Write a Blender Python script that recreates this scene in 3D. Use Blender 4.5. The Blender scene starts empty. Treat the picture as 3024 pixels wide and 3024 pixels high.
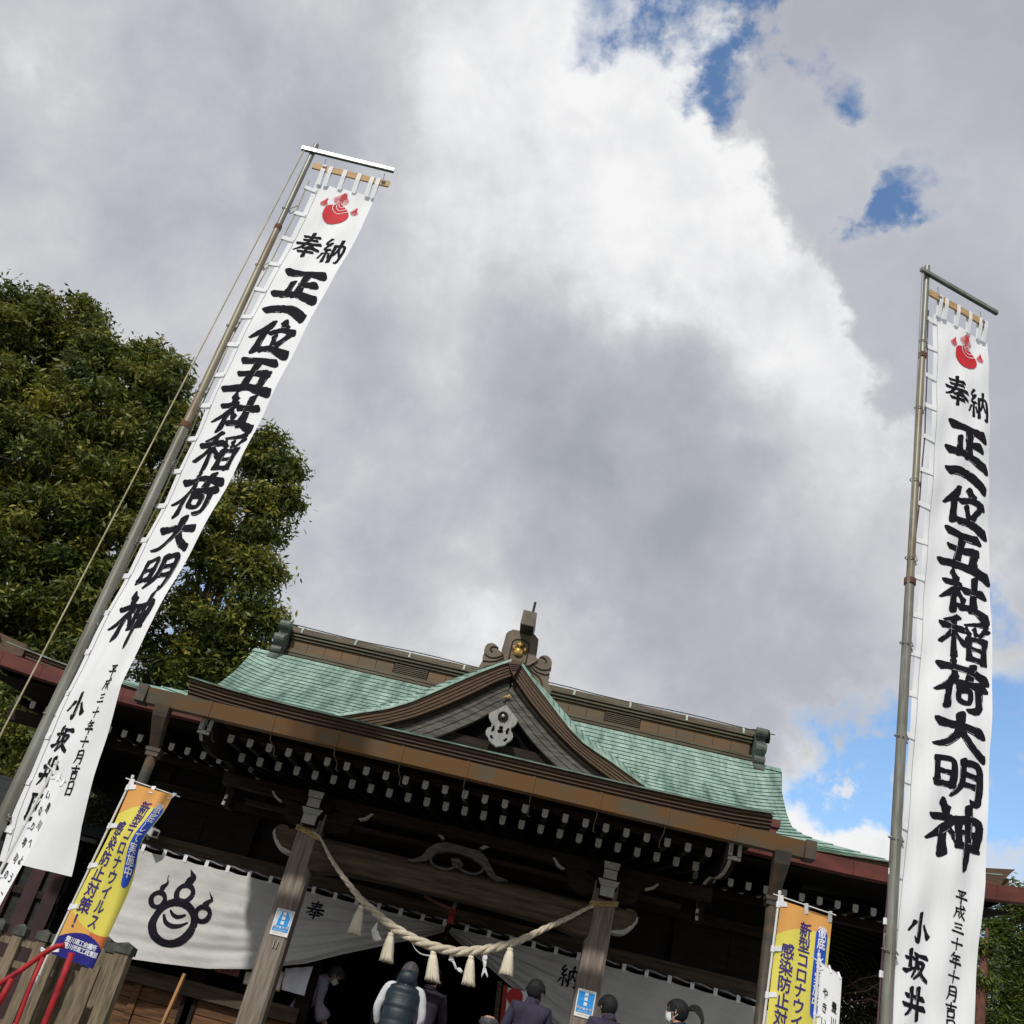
import bpy, bmesh, math, random
import numpy as np
from mathutils import Vector, Matrix, Euler
from mathutils.geometry import tessellate_polygon
random.seed(7); rng = np.random.default_rng(11)
R = math.radians
SC = bpy.context.scene; COL = SC.collection
GZ = 1.5                                             # camera height above the ground
# ------------------------------------------------------------------ camera
F_PX = 3206.0
CAM_LOC = Vector((0.81, -11.91, GZ))
_pitch, _roll, _yaw = R(29.09), R(14.85), R(5.74)
FW = Vector((-math.sin(_yaw)*math.cos(_pitch), math.cos(_yaw)*math.cos(_pitch), math.sin(_pitch)))
_r0 = Vector((math.cos(_yaw), math.sin(_yaw), 0)); _u0 = _r0.cross(FW)
RT = math.cos(_roll)*_r0 + math.sin(_roll)*_u0
UP = -math.sin(_roll)*_r0 + math.cos(_roll)*_u0
cam = bpy.data.cameras.new('camera'); camo = bpy.data.objects.new('camera', cam); COL.objects.link(camo)
cam.sensor_fit = 'HORIZONTAL'; cam.sensor_width = 36.0; cam.lens = 36.0*F_PX/3024.0
cam.clip_start = 0.05; cam.clip_end = 2000
M = Matrix((RT, UP, -FW)).transposed().to_4x4(); M.translation = CAM_LOC
camo.matrix_world = M; SC.camera = camo
SC.view_settings.view_transform = 'Standard'; SC.view_settings.look = 'None'
SC.view_settings.exposure = 0.18; SC.view_settings.gamma = 1.0; SC.view_settings.use_curve_mapping = False

def dirpx(px, py):
    return (FW + RT*((px-1512)/F_PX) - UP*((py-1512)/F_PX))
def P(px, py, Y):
    d = dirpx(px, py); return CAM_LOC + d*((Y-CAM_LOC.y)/d.y)
def PX(px, py, X):
    d = dirpx(px, py); return CAM_LOC + d*((X-CAM_LOC.x)/d.x)

# ------------------------------------------------------------------ world: sky with broken cloud
W = bpy.data.worlds.new("World"); SC.world = W; W.use_nodes = True
nt = W.node_tree; nt.nodes.clear()
def N(t, **kw):
    n = nt.nodes.new(t)
    for k, v in kw.items(): setattr(n, k, v)
    return n
def LK(a, b): nt.links.new(a, b)
def MA(op, a, b=None, c=None, clamp=False):
    n = N('ShaderNodeMath', operation=op); n.use_clamp = clamp
    for i, v in enumerate((a, b, c)):
        if v is None: continue
        if isinstance(v, (int, float)): n.inputs[i].default_value = v
        else: LK(v, n.inputs[i])
    return n.outputs[0]
def SS(x, a, b, lo=0.0, hi=1.0):
    n = N('ShaderNodeMapRange', interpolation_type='SMOOTHSTEP')
    LK(x, n.inputs[0]); n.inputs[1].default_value = a; n.inputs[2].default_value = b
    n.inputs[3].default_value = lo; n.inputs[4].default_value = hi
    return n.outputs[0]
geo = N('ShaderNodeTexCoord'); dvec = geo.outputs['Generated']
nrm = N('ShaderNodeVectorMath', operation='NORMALIZE'); LK(dvec, nrm.inputs[0]); D = nrm.outputs[0]
def noise(scale, detail, rough, off=(0, 0, 0), vec=None, dist=0.0):
    mp = N('ShaderNodeVectorMath', operation='ADD'); LK(vec or D, mp.inputs[0]); mp.inputs[1].default_value = off
    n = N('ShaderNodeTexNoise'); n.inputs['Scale'].default_value = scale; n.inputs['Detail'].default_value = detail
    n.inputs['Roughness'].default_value = rough; n.inputs['Distortion'].default_value = dist
    LK(mp.outputs[0], n.inputs['Vector']); return n
warp = noise(3.0, 3, .55, (3, 1, 7))
wv = N('ShaderNodeVectorMath', operation='MULTIPLY_ADD'); LK(warp.outputs['Color'], wv.inputs[0]); wv.inputs[1].default_value = (.12,)*3; LK(D, wv.inputs[2])
DW = wv.outputs[0]
w2n = noise(7.0, 6, .6, (9, 3, 2))
w2s = N('ShaderNodeVectorMath', operation='SUBTRACT'); LK(w2n.outputs['Color'], w2s.inputs[0]); w2s.inputs[1].default_value = (.5,)*3
w2v = N('ShaderNodeVectorMath', operation='MULTIPLY_ADD'); LK(w2s.outputs[0], w2v.inputs[0]); w2v.inputs[1].default_value = (.22,)*3; LK(D, w2v.inputs[2])
w2z = N('ShaderNodeVectorMath', operation='NORMALIZE'); LK(w2v.outputs[0], w2z.inputs[0]); DB = w2z.outputs[0]
n_edge = noise(13.0, 9, .62, (0, 0, 0), DW).outputs['Fac']
n_mid = noise(6.0, 10, .58, (5, 2, 1), DW).outputs['Fac']
n_big = noise(2.6, 3, .5, (1, 4, 2), DW).outputs['Fac']
def blobsum(lst):
    tot = None
    for (px, py, rad, w) in lst:
        v = dirpx(px, py).normalized()
        ang = math.atan2(rad, F_PX*1.12)
        dp = N('ShaderNodeVectorMath', operation='DOT_PRODUCT'); LK(DB, dp.inputs[0]); dp.inputs[1].default_value = v
        s = SS(dp.outputs['Value'], math.cos(ang), 1.0, 0.0, 1.0)
        tot = MA('MULTIPLY', s, w) if tot is None else MA('MULTIPLY_ADD', s, w, tot)
    return tot
blue = blobsum([(1830, 30, 170, .6), (1960, 100, 150, .6), (2070, 160, 180, .75), (2170, 210, 170, .75), (2260, 110, 190, .75), (2350, 50, 180, .75), (2430, 120, 170, .7),
                (2600, 550, 140, .72), (2570, 630, 120, .72), (2540, 700, 90, .5), (2700, 470, 220, .40), (2990, 1770, 120, .9),
                (2420, 2230, 300, 1.1), (2600, 2200, 300, 1.15), (2560, 2330, 280, .8), (2990, 2260, 420, 1.3), (2960, 2650, 330, .9),
                (2800, 2350, 300, 1.0), (620, 1850, 330, .9), (400, 2150, 300, .9)])
white = blobsum([(2440, 2470, 280, 1.25), (2560, 2560, 230, .9), (2990, 2500, 150, .8)])
bl0 = MA('SUBTRACT', blue, white)
mod = MA('ADD', MA('MULTIPLY', MA('SUBTRACT', n_edge, .5), 5.0), MA('MULTIPLY', MA('SUBTRACT', n_mid, .5), 4.5))
bl = MA('MULTIPLY', bl0, MA('MAXIMUM', MA('ADD', mod, 1.0), 0.0))
mask = SS(bl, .05, 1.55)                              # 1 = clear blue
tone = blobsum([(1700, 260, 760, .30), (2000, 480, 620, .28), (2330, 850, 480, .30), (1480, 120, 460, .22), (2480, 1180, 420, .22), (2250, 330, 300, .18), (1330, 420, 420, .14), (1900, 760, 420, .14), (1900, 1350, 560, -.24), (1300, 800, 500, .10), (2200, 1150, 300, .06),
                (1700, 1960, 330, .22), (1430, 1850, 260, .20), (2440, 2450, 360, .75), (2850, 2500, 300, .3), (2960, 1900, 300, .26), (60, 720, 260, .16), (2650, 1650, 400, .12),
                (900, 2000, 400, .2), (2020, 1350, 260, .12), (700, 780, 300, .08),
                (1680, 1120, 420, -.26), (1330, 1500, 520, -.20), (1850, 1560, 560, -.20), (2250, 1780, 480, -.14), (1050, 1250, 560, -.10), (1560, 900, 260, -.08),
                (2700, 250, 460, -.16), (2400, 430, 200, -.16), (2900, 650, 420, -.20), (2900, 1100, 350, -.08), (500, 250, 800, -.04), (2100, 40, 160, -.12)])
tn = MA('MULTIPLY_ADD', tone, .66, .47)
tn = MA('ADD', tn, MA('MULTIPLY', MA('SUBTRACT', n_mid, .5), 1.15))
tn = MA('ADD', tn, MA('MULTIPLY', MA('SUBTRACT', n_edge, .5), .45))
tn = MA('ADD', tn, MA('MULTIPLY', MA('SUBTRACT', n_big, .5), .6))
rsum = blobsum([(2760, 230, 820, .85), (2950, 820, 560, .8), (2420, -120, 520, .5), (3050, 1400, 500, .5)])
rsum = MA('ADD', rsum, MA('ADD', MA('MULTIPLY', MA('SUBTRACT', n_edge, .5), 1.0), MA('MULTIPLY', MA('SUBTRACT', n_mid, .5), 1.0)))
rmask = SS(rsum, .28, .62)
rim = MA('SUBTRACT', SS(rsum, .12, .36), rmask)
tn = MA('ADD', tn, MA('MULTIPLY', MA('MAXIMUM', rim, 0.0), .08))
back = MA('ADD', MA('MULTIPLY', MA('SUBTRACT', n_mid, .5), .8), .34)
tn = MA('ADD', MA('MULTIPLY', tn, MA('SUBTRACT', 1.0, rmask)), MA('MULTIPLY', back, rmask))
edge_glow = MA('MULTIPLY', SS(bl, .0, .30), .06)
tn = MA('ADD', tn, edge_glow)
cr = N('ShaderNodeValToRGB'); LK(tn, cr.inputs[0])
el = cr.color_ramp.elements
el[0].position = 0.0; el[0].color = (.36, .38, .42, 1)
el[1].position = 1.0; el[1].color = (.90, .90, .905, 1)
for p_, c_ in ((.30, (.46, .475, .53, 1)), (.58, (.60, .61, .635, 1)), (.82, (.78, .785, .80, 1))):
    e = el.new(p_); e.color = c_
sky = N('ShaderNodeTexSky', sky_type='NISHITA'); sky.sun_disc = False
SUN_DIR = Vector((-.27, -.74, .66)).normalized()
sky.sun_elevation = math.asin(SUN_DIR.z); sky.sun_rotation = math.atan2(SUN_DIR.x, SUN_DIR.y)
sky.air_density = 1.3; sky.dust_density = .3; sky.ozone_density = 5.0
bs = N('ShaderNodeBackground'); LK(sky.outputs[0], bs.inputs[0]); bs.inputs[1].default_value = .15
bc = N('ShaderNodeBackground'); LK(cr.outputs[0], bc.inputs[0]); bc.inputs[1].default_value = .90
mx = N('ShaderNodeMixShader'); LK(mask, mx.inputs[0]); LK(bc.outputs[0], mx.inputs[1]); LK(bs.outputs[0], mx.inputs[2])
wo = N('ShaderNodeOutputWorld'); LK(mx.outputs[0], wo.inputs[0])
W.cycles.sampling_method = 'MANUAL'; W.cycles.sample_map_resolution = 512
# sun
sl = bpy.data.lights.new('sun', 'SUN'); sl.energy = 2.5; sl.angle = R(2.5); sl.color = (1, .955, .89)
so = bpy.data.objects.new('sun', sl); COL.objects.link(so); so.rotation_euler = SUN_DIR.to_track_quat('Z', 'Y').to_euler(); so.location = (0, -6, 30)

# ------------------------------------------------------------------ helpers
def tag(o, label=None, cat=None, group=None, kind=None):
    if label: o['label'] = label
    if cat: o['category'] = cat
    if group: o['group'] = group
    if kind: o['kind'] = kind
    return o
def thing(name, label, cat, loc=(0, 0, 0), group=None):
    o = bpy.data.objects.new(name, None); COL.objects.link(o); o.location = loc; o.empty_display_size = .1
    return tag(o, label, cat, group)
def link(name, me, parent=None):
    o = bpy.data.objects.new(name, me); COL.objects.link(o)
    if parent is not None:
        o.parent = parent
        # geometry is written in world coordinates: cancel the ancestors' offset
        off = Vector((0, 0, 0)); p = parent
        while p is not None: off += p.location; p = p.parent
        o.location = -off
    return o
class MB:
    def __init__(s): s.v = []; s.f = []; s.m = []
    def add(s, vs, fs, mi=0):
        b = len(s.v); s.v += [tuple(v) for v in vs]; s.f += [tuple(b+i for i in f) for f in fs]; s.m += [mi]*len(fs); return s
    def box(s, lo, hi, mi=0):
        x0, y0, z0 = lo; x1, y1, z1 = hi
        return s.add([(x0, y0, z0), (x1, y0, z0), (x1, y1, z0), (x0, y1, z0), (x0, y0, z1), (x1, y0, z1), (x1, y1, z1), (x0, y1, z1)],
                     [(0, 3, 2, 1), (4, 5, 6, 7), (0, 1, 5, 4), (1, 2, 6, 5), (2, 3, 7, 6), (3, 0, 4, 7)], mi)
    def beam(s, a, b, w, h, up=(0, 0, 1), mi=0):
        a = Vector(a); b = Vector(b); d = (b-a).normalized(); up = Vector(up)
        sx = d.cross(up).normalized(); sz = sx.cross(d).normalized(); vs = []
        for p in (a, b):
            for i, j in ((-1, -1), (1, -1), (1, 1), (-1, 1)): vs.append(p + sx*(i*w/2) + sz*(j*h/2))
        return s.add(vs, [(3, 2, 1, 0), (4, 5, 6, 7), (0, 1, 5, 4), (1, 2, 6, 5), (2, 3, 7, 6), (3, 0, 4, 7)], mi)
    def tube(s, pts, r, n=8, cap=True, mi=0):
        pts = [Vector(p) for p in pts]; rr = r if isinstance(r, (list, tuple)) else [r]*len(pts); rings = []; ref = None
        for i, p in enumerate(pts):
            d = (pts[min(i+1, len(pts)-1)] - pts[max(i-1, 0)])
            if d.length < 1e-9: d = Vector((0, 0, 1))
            d.normalize()
            if ref is None: ref = Vector((0, 0, 1)) if abs(d.z) < .9 else Vector((1, 0, 0))
            x = ref - d*ref.dot(d)
            if x.length < 1e-6: x = Vector((1, 0, 0)) - d*d.x
            x.normalize(); y = d.cross(x); ref = x
            rings.append([p + (x*math.cos(2*math.pi*k/n) + y*math.sin(2*math.pi*k/n))*rr[i] for k in range(n)])
        vs = [v for q in rings for v in q]; fs = []
        for i in range(len(pts)-1):
            for k in range(n):
                a = i*n+k; b = i*n+(k+1) % n; fs.append((a, b, b+n, a+n))
        if cap: fs.append(tuple(range(n-1, -1, -1))); fs.append(tuple((len(pts)-1)*n+k for k in range(n)))
        return s.add(vs, fs, mi)
    def poly(s, pts, off, mi=0):
        """closed outline pts (3d) extruded by vector off"""
        pts = [Vector(p) for p in pts]; off = Vector(off); n = len(pts)
        tris = tessellate_polygon([pts])
        vs = pts + [p+off for p in pts]; fs = [tuple(t) for t in tris] + [tuple(i+n for i in reversed(t)) for t in tris]
        for i in range(n): j = (i+1) % n; fs.append((i, j, j+n, i+n))
        return s.add(vs, fs, mi)
    def grid(s, rows, mi=0, closed=False):
        nr = len(rows); nc = len(rows[0]); vs = [v for r in rows for v in r]; fs = []
        for i in range(nr-1):
            for j in range(nc-1 if not closed else nc):
                a = i*nc+j; b = i*nc+(j+1) % nc; fs.append((a, b, b+nc, a+nc))
        return s.add(vs, fs, mi)
    def ball(s, c, rad, n=12, m=8, rot=None, mi=0):
        c = Vector(c); rx, ry, rz = rad if isinstance(rad, (tuple, list)) else (rad,)*3; rows = []
        for i in range(m+1):
            t = math.pi*i/m
            rows.append([Vector((rx*math.sin(t)*math.cos(2*math.pi*k/n), ry*math.sin(t)*math.sin(2*math.pi*k/n), rz*math.cos(t))) for k in range(n)])
        if rot: rows = [[rot @ v for v in r] for r in rows]
        return s.grid([[c+v for v in r] for r in rows], mi, closed=True)
    def build(s, name, mats, parent=None, smooth=False, fix=True):
        me = bpy.data.meshes.new(name); me.from_pydata([tuple(v) for v in s.v], [], s.f)
        mats = mats if isinstance(mats, (list, tuple)) else [mats]
        for m in mats: me.materials.append(m)
        if len(mats) > 1: me.polygons.foreach_set('material_index', s.m)
        if smooth: me.polygons.foreach_set('use_smooth', [True]*len(me.polygons))
        if fix:
            bm = bmesh.new(); bm.from_mesh(me); bmesh.ops.recalc_face_normals(bm, faces=bm.faces); bm.to_mesh(me); bm.free()
        me.update()
        return link(name, me, parent)
def smooth_angle(o, deg=40):
    me = o.data; me.polygons.foreach_set('use_smooth', [True]*len(me.polygons))
    try: me.set_sharp_from_angle(angle=R(deg))
    except Exception: pass
    return o
def cr_spline(pts, n=6):
    """Catmull-Rom through tuples of any size"""
    pts = [tuple(p) for p in pts]
    if len(pts) < 3:
        a, b = pts; return [tuple(a[k]+(b[k]-a[k])*i/n for k in range(len(a))) for i in range(n+1)]
    q = [pts[0]]+pts+[pts[-1]]; out = []
    for i in range(1, len(q)-2):
        p0, p1, p2, p3 = q[i-1:i+3]
        for j in range(n):
            t = j/n; out.append(tuple(.5*((2*b)+(-a+c)*t+(2*a-5*b+4*c-d)*t*t+(-a+3*b-3*c+d)*t**3) for a, b, c, d in zip(p0, p1, p2, p3)))
    out.append(pts[-1]); return out

# ------------------------------------------------------------------ materials
MT = {}
def mat(name, col, rough=.7, var=.25, scale=6.0, stretch=(1, 1, 1), col2=None, bump=.15, metal=0.0, spec=.4, mix=(.35, .65), detail=8, trans=0.0, sheen=0.0, rot=None):
    m = bpy.data.materials.new(name); m.use_nodes = True; t = m.node_tree; b = t.nodes['Principled BSDF']
    tc = t.nodes.new('ShaderNodeNewGeometry'); mp = t.nodes.new('ShaderNodeMapping'); mp.inputs['Scale'].default_value = stretch
    if rot: mp.inputs['Rotation'].default_value = rot
    t.links.new(tc.outputs['Position'], mp.inputs[0])
    no = t.nodes.new('ShaderNodeTexNoise'); no.inputs['Scale'].default_value = scale; no.inputs['Detail'].default_value = detail; no.inputs['Roughness'].default_value = .6
    t.links.new(mp.outputs[0], no.inputs['Vector'])
    rp = t.nodes.new('ShaderNodeValToRGB'); t.links.new(no.outputs['Fac'], rp.inputs[0])
    c2 = col2 or tuple(c*(1-var*1.2) for c in col); c1 = col if col2 else tuple(min(1, c*(1+var)) for c in col)
    rp.color_ramp.elements[0].position = mix[0]; rp.color_ramp.elements[0].color = (*c2, 1)
    rp.color_ramp.elements[1].position = mix[1]; rp.color_ramp.elements[1].color = (*c1, 1)
    t.links.new(rp.outputs[0], b.inputs['Base Color'])
    b.inputs['Roughness'].default_value = rough; b.inputs['Metallic'].default_value = metal; b.inputs['Specular IOR Level'].default_value = spec
    if bump:
        bp = t.nodes.new('ShaderNodeBump'); bp.inputs['Strength'].default_value = bump; bp.inputs['Distance'].default_value = .01
        t.links.new(no.outputs['Fac'], bp.inputs['Height']); t.links.new(bp.outputs[0], b.inputs['Normal'])
    if trans:
        tr = t.nodes.new('ShaderNodeBsdfTranslucent'); t.links.new(rp.outputs[0], tr.inputs[0]); ms = t.nodes.new('ShaderNodeMixShader'); ms.inputs[0].default_value = trans
        o = t.nodes['Material Output']; t.links.new(b.outputs[0], ms.inputs[1]); t.links.new(tr.outputs[0], ms.inputs[2]); t.links.new(ms.outputs[0], o.inputs[0])
    MT[name] = m; return m
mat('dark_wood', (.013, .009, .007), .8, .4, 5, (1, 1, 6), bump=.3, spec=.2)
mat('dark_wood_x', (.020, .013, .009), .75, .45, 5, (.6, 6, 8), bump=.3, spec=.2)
mat('brown_wood', (.12, .058, .025), .7, .45, 4, (.7, 5, 7), bump=.3, spec=.25)
mat('beam_wood', (.078, .057, .038), .75, .4, 4, (.6, 5, 7), bump=.3, spec=.2)
mat('gray_wood', (.27, .235, .20), .8, .4, 9, (5, 5, .35), col2=(.15, .115, .09), bump=.4, spec=.15)
mat('weathered_board', (.135, .125, .112), .75, .3, 7, (.8, 3, 5), col2=(.055, .048, .042), bump=.35, spec=.2)
mat('fence_wood', (.24, .19, .13), .8, .4, 9, (5, 5, .5), col2=(.10, .085, .055), bump=.5, spec=.15)
mat('fence_cap', (.055, .058, .048), .6, .4, 14, bump=.3)
mat('white_paint', (.43, .43, .38), .75, .2, 22, (3, 3, 3), col2=(.27, .27, .22), bump=.1, mix=(.3, .6))
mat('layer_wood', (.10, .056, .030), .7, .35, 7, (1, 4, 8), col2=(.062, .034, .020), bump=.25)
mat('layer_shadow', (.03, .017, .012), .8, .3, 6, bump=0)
mat('red_copper', (.12, .032, .024), .5, .25, 3, (1, 2, 3), bump=.1)
mat('gutter_copper', (.135, .068, .020), .6, .3, 4.5, (.6, 1, 1.6), col2=(.092, .078, .052), mix=(.38, .55), bump=.15)
mat('pipe_copper', (.085, .055, .032), .55, .3, 3, (1, 1, 2), col2=(.035, .036, .03), mix=(.4, .6), bump=.15)
mat('ridge_copper', (.125, .068, .024), .6, .3, 3, (.6, 1, 4), col2=(.085, .065, .034), mix=(.42, .58), bump=.15)
mat('ridge_cap_copper', (.088, .074, .040), .55, .3, 5, (.6, 1, 3), col2=(.056, .042, .024), mix=(.4, .6), bump=.15)
mat('ornament_copper', (.14, .105, .066), .55, .3, 6, col2=(.085, .065, .042), mix=(.38, .62), bump=.2)
mat('end_copper', (.10, .13, .11), .55, .3, 6, col2=(.05, .055, .048), mix=(.38, .62), bump=.2)
mat('lip_copper', (.20, .29, .24), .6, .3, 5, (1, 1, 1), col2=(.10, .10, .07), bump=.1)
mat('pale_copper', (.34, .42, .36), .6, .2, 8, bump=.1)
mat('gold', (.62, .42, .13), .38, .2, 10, metal=.9, bump=.05)
mat('gold_stain', (.38, .24, .06), .5, .3, 10, metal=.5)
mat('black_iron', (.02, .02, .022), .5, .2)
mat('rope_straw', (.64, .57, .45), .85, .2, 30, (1, 1, 1), col2=(.44, .38, .28), bump=.4)
mat('rope_yellow', (.42, .31, .13), .85, .2, 30, bump=.4)
mat('tassel_straw', (.84, .78, .64), .85, .3, 40, (4, 4, .3), col2=(.62, .55, .42), bump=.6)
mat('paper_white', (.80, .80, .80), .8, .04, 5, bump=.0, trans=.2)
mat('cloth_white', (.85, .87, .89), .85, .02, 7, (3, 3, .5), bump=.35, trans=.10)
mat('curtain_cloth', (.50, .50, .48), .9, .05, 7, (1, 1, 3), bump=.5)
mat('ink', (.010, .010, .014), .75, .2, 20, bump=0, spec=.1)
mat('ink_curtain', (.012, .011, .018), .8, .2, 20, bump=0, spec=.1)
mat('crest_red', (.55, .012, .022), .7, .1, 8, bump=0)
mat('galvanised', (.25, .26, .23), .45, .25, 6, (1, 1, .4), col2=(.15, .145, .11), metal=.35, bump=.05)
mat('rusty_pole', (.24, .22, .16), .5, .3, 5, (2, 2, .5), col2=(.15, .10, .055), mix=(.36, .55), metal=.35, bump=.1)
mat('bar_steel', (.40, .40, .37), .35, .2, 6, metal=.6, bump=.02)
mat('bar_dark', (.10, .11, .10), .4, .2, 6, metal=.5, bump=.02)
mat('batten_wood', (.48, .32, .15), .7, .15, 8, (1, 4, 4))
mat('pole_white', (.66, .66, .62), .5, .05)
mat('clip_white', (.74, .76, .80), .5, .03, bump=0)
mat('cord_grey', (.25, .25, .22), .8, .2)
mat('cord_beige', (.42, .38, .24), .8, .2)
mat('cord_purple', (.10, .05, .07), .8, .2)
mat('text_navy', (.035, .018, .16), .7, .05, bump=0)
mat('text_white', (.78, .80, .84), .7, .03, bump=0)
mat('flag_blue', (.012, .075, .50), .7, .05, bump=0)
mat('poster_blue', (.02, .30, .74), .5, .1, 30, bump=0)
mat('poster_paper', (.78, .78, .76), .6, .03, bump=0)
mat('poster_pale', (.55, .68, .74), .6, .1, 60, bump=0)
mat('poster_pink', (.62, .42, .36), .6, .1, 60, bump=0)
mat('grey_print', (.30, .30, .31), .6, .1, 60, bump=0)
mat('sign_red', (.42, .02, .02), .6, .1, bump=0)
mat('rail_red', (.34, .010, .016), .6, .25, 14, bump=.2)
mat('bark', (.10, .075, .05), .9, .4, 8, (3, 3, .6), bump=.8)
mat('twig', (.20, .14, .09), .9, .3, 8, bump=.3)
mat('gravel', (.15, .145, .13), .9, .3, 40, bump=.6)
mat('stone', (.20, .19, .18), .85, .25, 12, bump=.3)
mat('shed_wall', (.018, .022, .02), .8, .4, 4, (1, 1, 3), bump=.3)
mat('shed_red', (.035, .012, .014), .7, .3, 4)
mat('verdigris_seam_shade', (.03, .13, .085), .8, .25, 5, bump=0)  # dark patina tone with the seam shadow between courses painted in
mat('skin', (.44, .26, .18), .55, .08, 20, bump=.03)
mat('hair_black', (.008, .0075, .008), .75, .3, 60, (1, 1, .3), bump=.6)
mat('hair_grey', (.07, .068, .07), .6, .4, 60, bump=.6)
mat('mask_white', (.74, .76, .78), .8, .04, bump=0)
mat('navy_purple', (.030, .026, .052), .85, .3, 9, (1, 1, .6), bump=1.0)
mat('dark_purple', (.022, .015, .032), .8, .2, 12, bump=.2)
mat('navy_black', (.012, .015, .028), .7, .2, 12, bump=.2)
mat('vest_teal', (.010, .022, .032), .5, .3, 14, bump=.4)
mat('sleeve_white', (.60, .61, .64), .85, .12, 10, bump=1.0)
mat('lavender_cloth', (.30, .27, .36), .85, .12, 7, bump=.2)
mat('teal_cloth', (.02, .12, .15), .85, .2, 7, bump=.2)
mat('trouser_dark', (.02, .02, .025), .8, .2, 9)
mat('camera_white', (.55, .56, .55), .5, .05, bump=0)
mat('glass_dark', (.01, .01, .012), .1, .05, bump=0)
mat('stick_wood', (.36, .18, .07), .7, .2, 6, (3, 3, .4))
mat('picture_red', (.28, .10, .08), .6, .4, 25, bump=0)
mat('sheet_white', (.66, .68, .76), .35, .12, 5, (1, 1, .4), bump=.5)
mat('bell_bronze', (.03, .028, .022), .5, .3, 9, metal=.5)
mat('cloth_red', (.30, .03, .025), .8, .2, 9)
mat('gutter_joint', (.15, .14, .105), .6, .2, 9)
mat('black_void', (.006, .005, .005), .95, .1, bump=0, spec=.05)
def sel(name, *a, **k): return MT[name]

# roof verdigris with down-slope streaks
def verdigris():
    m = mat('verdigris', (.25, .45, .365), .6, .1, 3, bump=.05)
    t = m.node_tree; b = t.nodes['Principled BSDF']
    g = t.nodes.new('ShaderNodeNewGeometry')
    def no(sc, st, det=6, rg=.6):
        mp = t.nodes.new('ShaderNodeMapping'); mp.inputs['Scale'].default_value = st; t.links.new(g.outputs['Position'], mp.inputs[0])
        n = t.nodes.new('ShaderNodeTexNoise'); n.inputs['Scale'].default_value = sc; n.inputs['Detail'].default_value = det; n.inputs['Roughness'].default_value = rg
        t.links.new(mp.outputs[0], n.inputs['Vector']); return n.outputs['Fac']
    a = no(1.6, (3.2, .45, .35)); c = no(9, (1, 1, 1), 5); e = no(5, (3, .5, .5))
    r1 = t.nodes.new('ShaderNodeValToRGB'); t.links.new(a, r1.inputs[0])
    r1.color_ramp.elements[0].position = .34; r1.color_ramp.elements[0].color = (.14, .22, .185, 1)
    r1.color_ramp.elements[1].position = .60; r1.color_ramp.elements[1].color = (.34, .465, .405, 1)
    k = r1.color_ramp.elements.new(.48); k.color = (.26, .385, .33, 1)
    r2 = t.nodes.new('ShaderNodeValToRGB'); t.links.new(e, r2.inputs[0])
    r2.color_ramp.elements[0].position = .36; r2.color_ramp.elements[0].color = (.70, .72, .67, 1)
    r2.color_ramp.elements[1].position = .56; r2.color_ramp.elements[1].color = (1, 1, 1, 1)
    r3 = t.nodes.new('ShaderNodeValToRGB'); t.links.new(c, r3.inputs[0])
    r3.color_ramp.elements[0].position = .3; r3.color_ramp.elements[0].color = (.78, .82, .80, 1)
    r3.color_ramp.elements[1].position = .7; r3.color_ramp.elements[1].color = (1.1, 1.08, 1.08, 1)
    m1 = t.nodes.new('ShaderNodeMix'); m1.data_type = 'RGBA'; m1.blend_type = 'MULTIPLY'; m1.inputs[0].default_value = 1
    t.links.new(r1.outputs[0], m1.inputs[6]); t.links.new(r2.outputs[0], m1.inputs[7])
    m2 = t.nodes.new('ShaderNodeMix'); m2.data_type = 'RGBA'; m2.blend_type = 'MULTIPLY'; m2.inputs[0].default_value = 1
    t.links.new(m1.outputs[2], m2.inputs[6]); t.links.new(r3.outputs[0], m2.inputs[7])
    # each sheet has its own tint
    at = t.nodes.new('ShaderNodeAttribute'); at.attribute_name = 'tint'
    r4 = t.nodes.new('ShaderNodeMapRange'); t.links.new(at.outputs['Fac'], r4.inputs[0]); r4.inputs[3].default_value = .93; r4.inputs[4].default_value = 1.05
    m3 = t.nodes.new('ShaderNodeVectorMath'); m3.operation = 'SCALE'; t.links.new(m2.outputs[2], m3.inputs[0]); t.links.new(r4.outputs[0], m3.inputs['Scale'])
    for l in list(b.inputs['Base Color'].links): t.links.remove(l)
    t.links.new(m3.outputs[0], b.inputs['Base Color'])
verdigris()

# foliage: tint per leaf, with the lit tops of clumps painted into it
def leafmat(name, dark, light, yellow):
    m = bpy.data.materials.new(name); m.use_nodes = True; t = m.node_tree; b = t.nodes['Principled BSDF']
    at = t.nodes.new('ShaderNodeAttribute'); at.attribute_name = 'tint'
    r = t.nodes.new('ShaderNodeValToRGB'); t.links.new(at.outputs['Fac'], r.inputs[0])
    r.color_ramp.elements[0].position = 0; r.color_ramp.elements[0].color = (*dark, 1)
    r.color_ramp.elements[1].position = 1; r.color_ramp.elements[1].color = (*yellow, 1)
    e = r.color_ramp.elements.new(.6); e.color = (*light, 1)
    t.links.new(r.outputs[0], b.inputs['Base Color']); b.inputs['Roughness'].default_value = .5; b.inputs['Specular IOR Level'].default_value = .35
    tr = t.nodes.new('ShaderNodeBsdfTranslucent'); t.links.new(r.outputs[0], tr.inputs[0]); ms = t.nodes.new('ShaderNodeMixShader'); ms.inputs[0].default_value = .30
    o = t.nodes['Material Output']; t.links.new(b.outputs[0], ms.inputs[1]); t.links.new(tr.outputs[0], ms.inputs[2]); t.links.new(ms.outputs[0], o.inputs[0])
    MT[name] = m
leafmat('oak_leaf', (.014, .028, .006), (.125, .155, .025), (.30, .27, .042))
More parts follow.
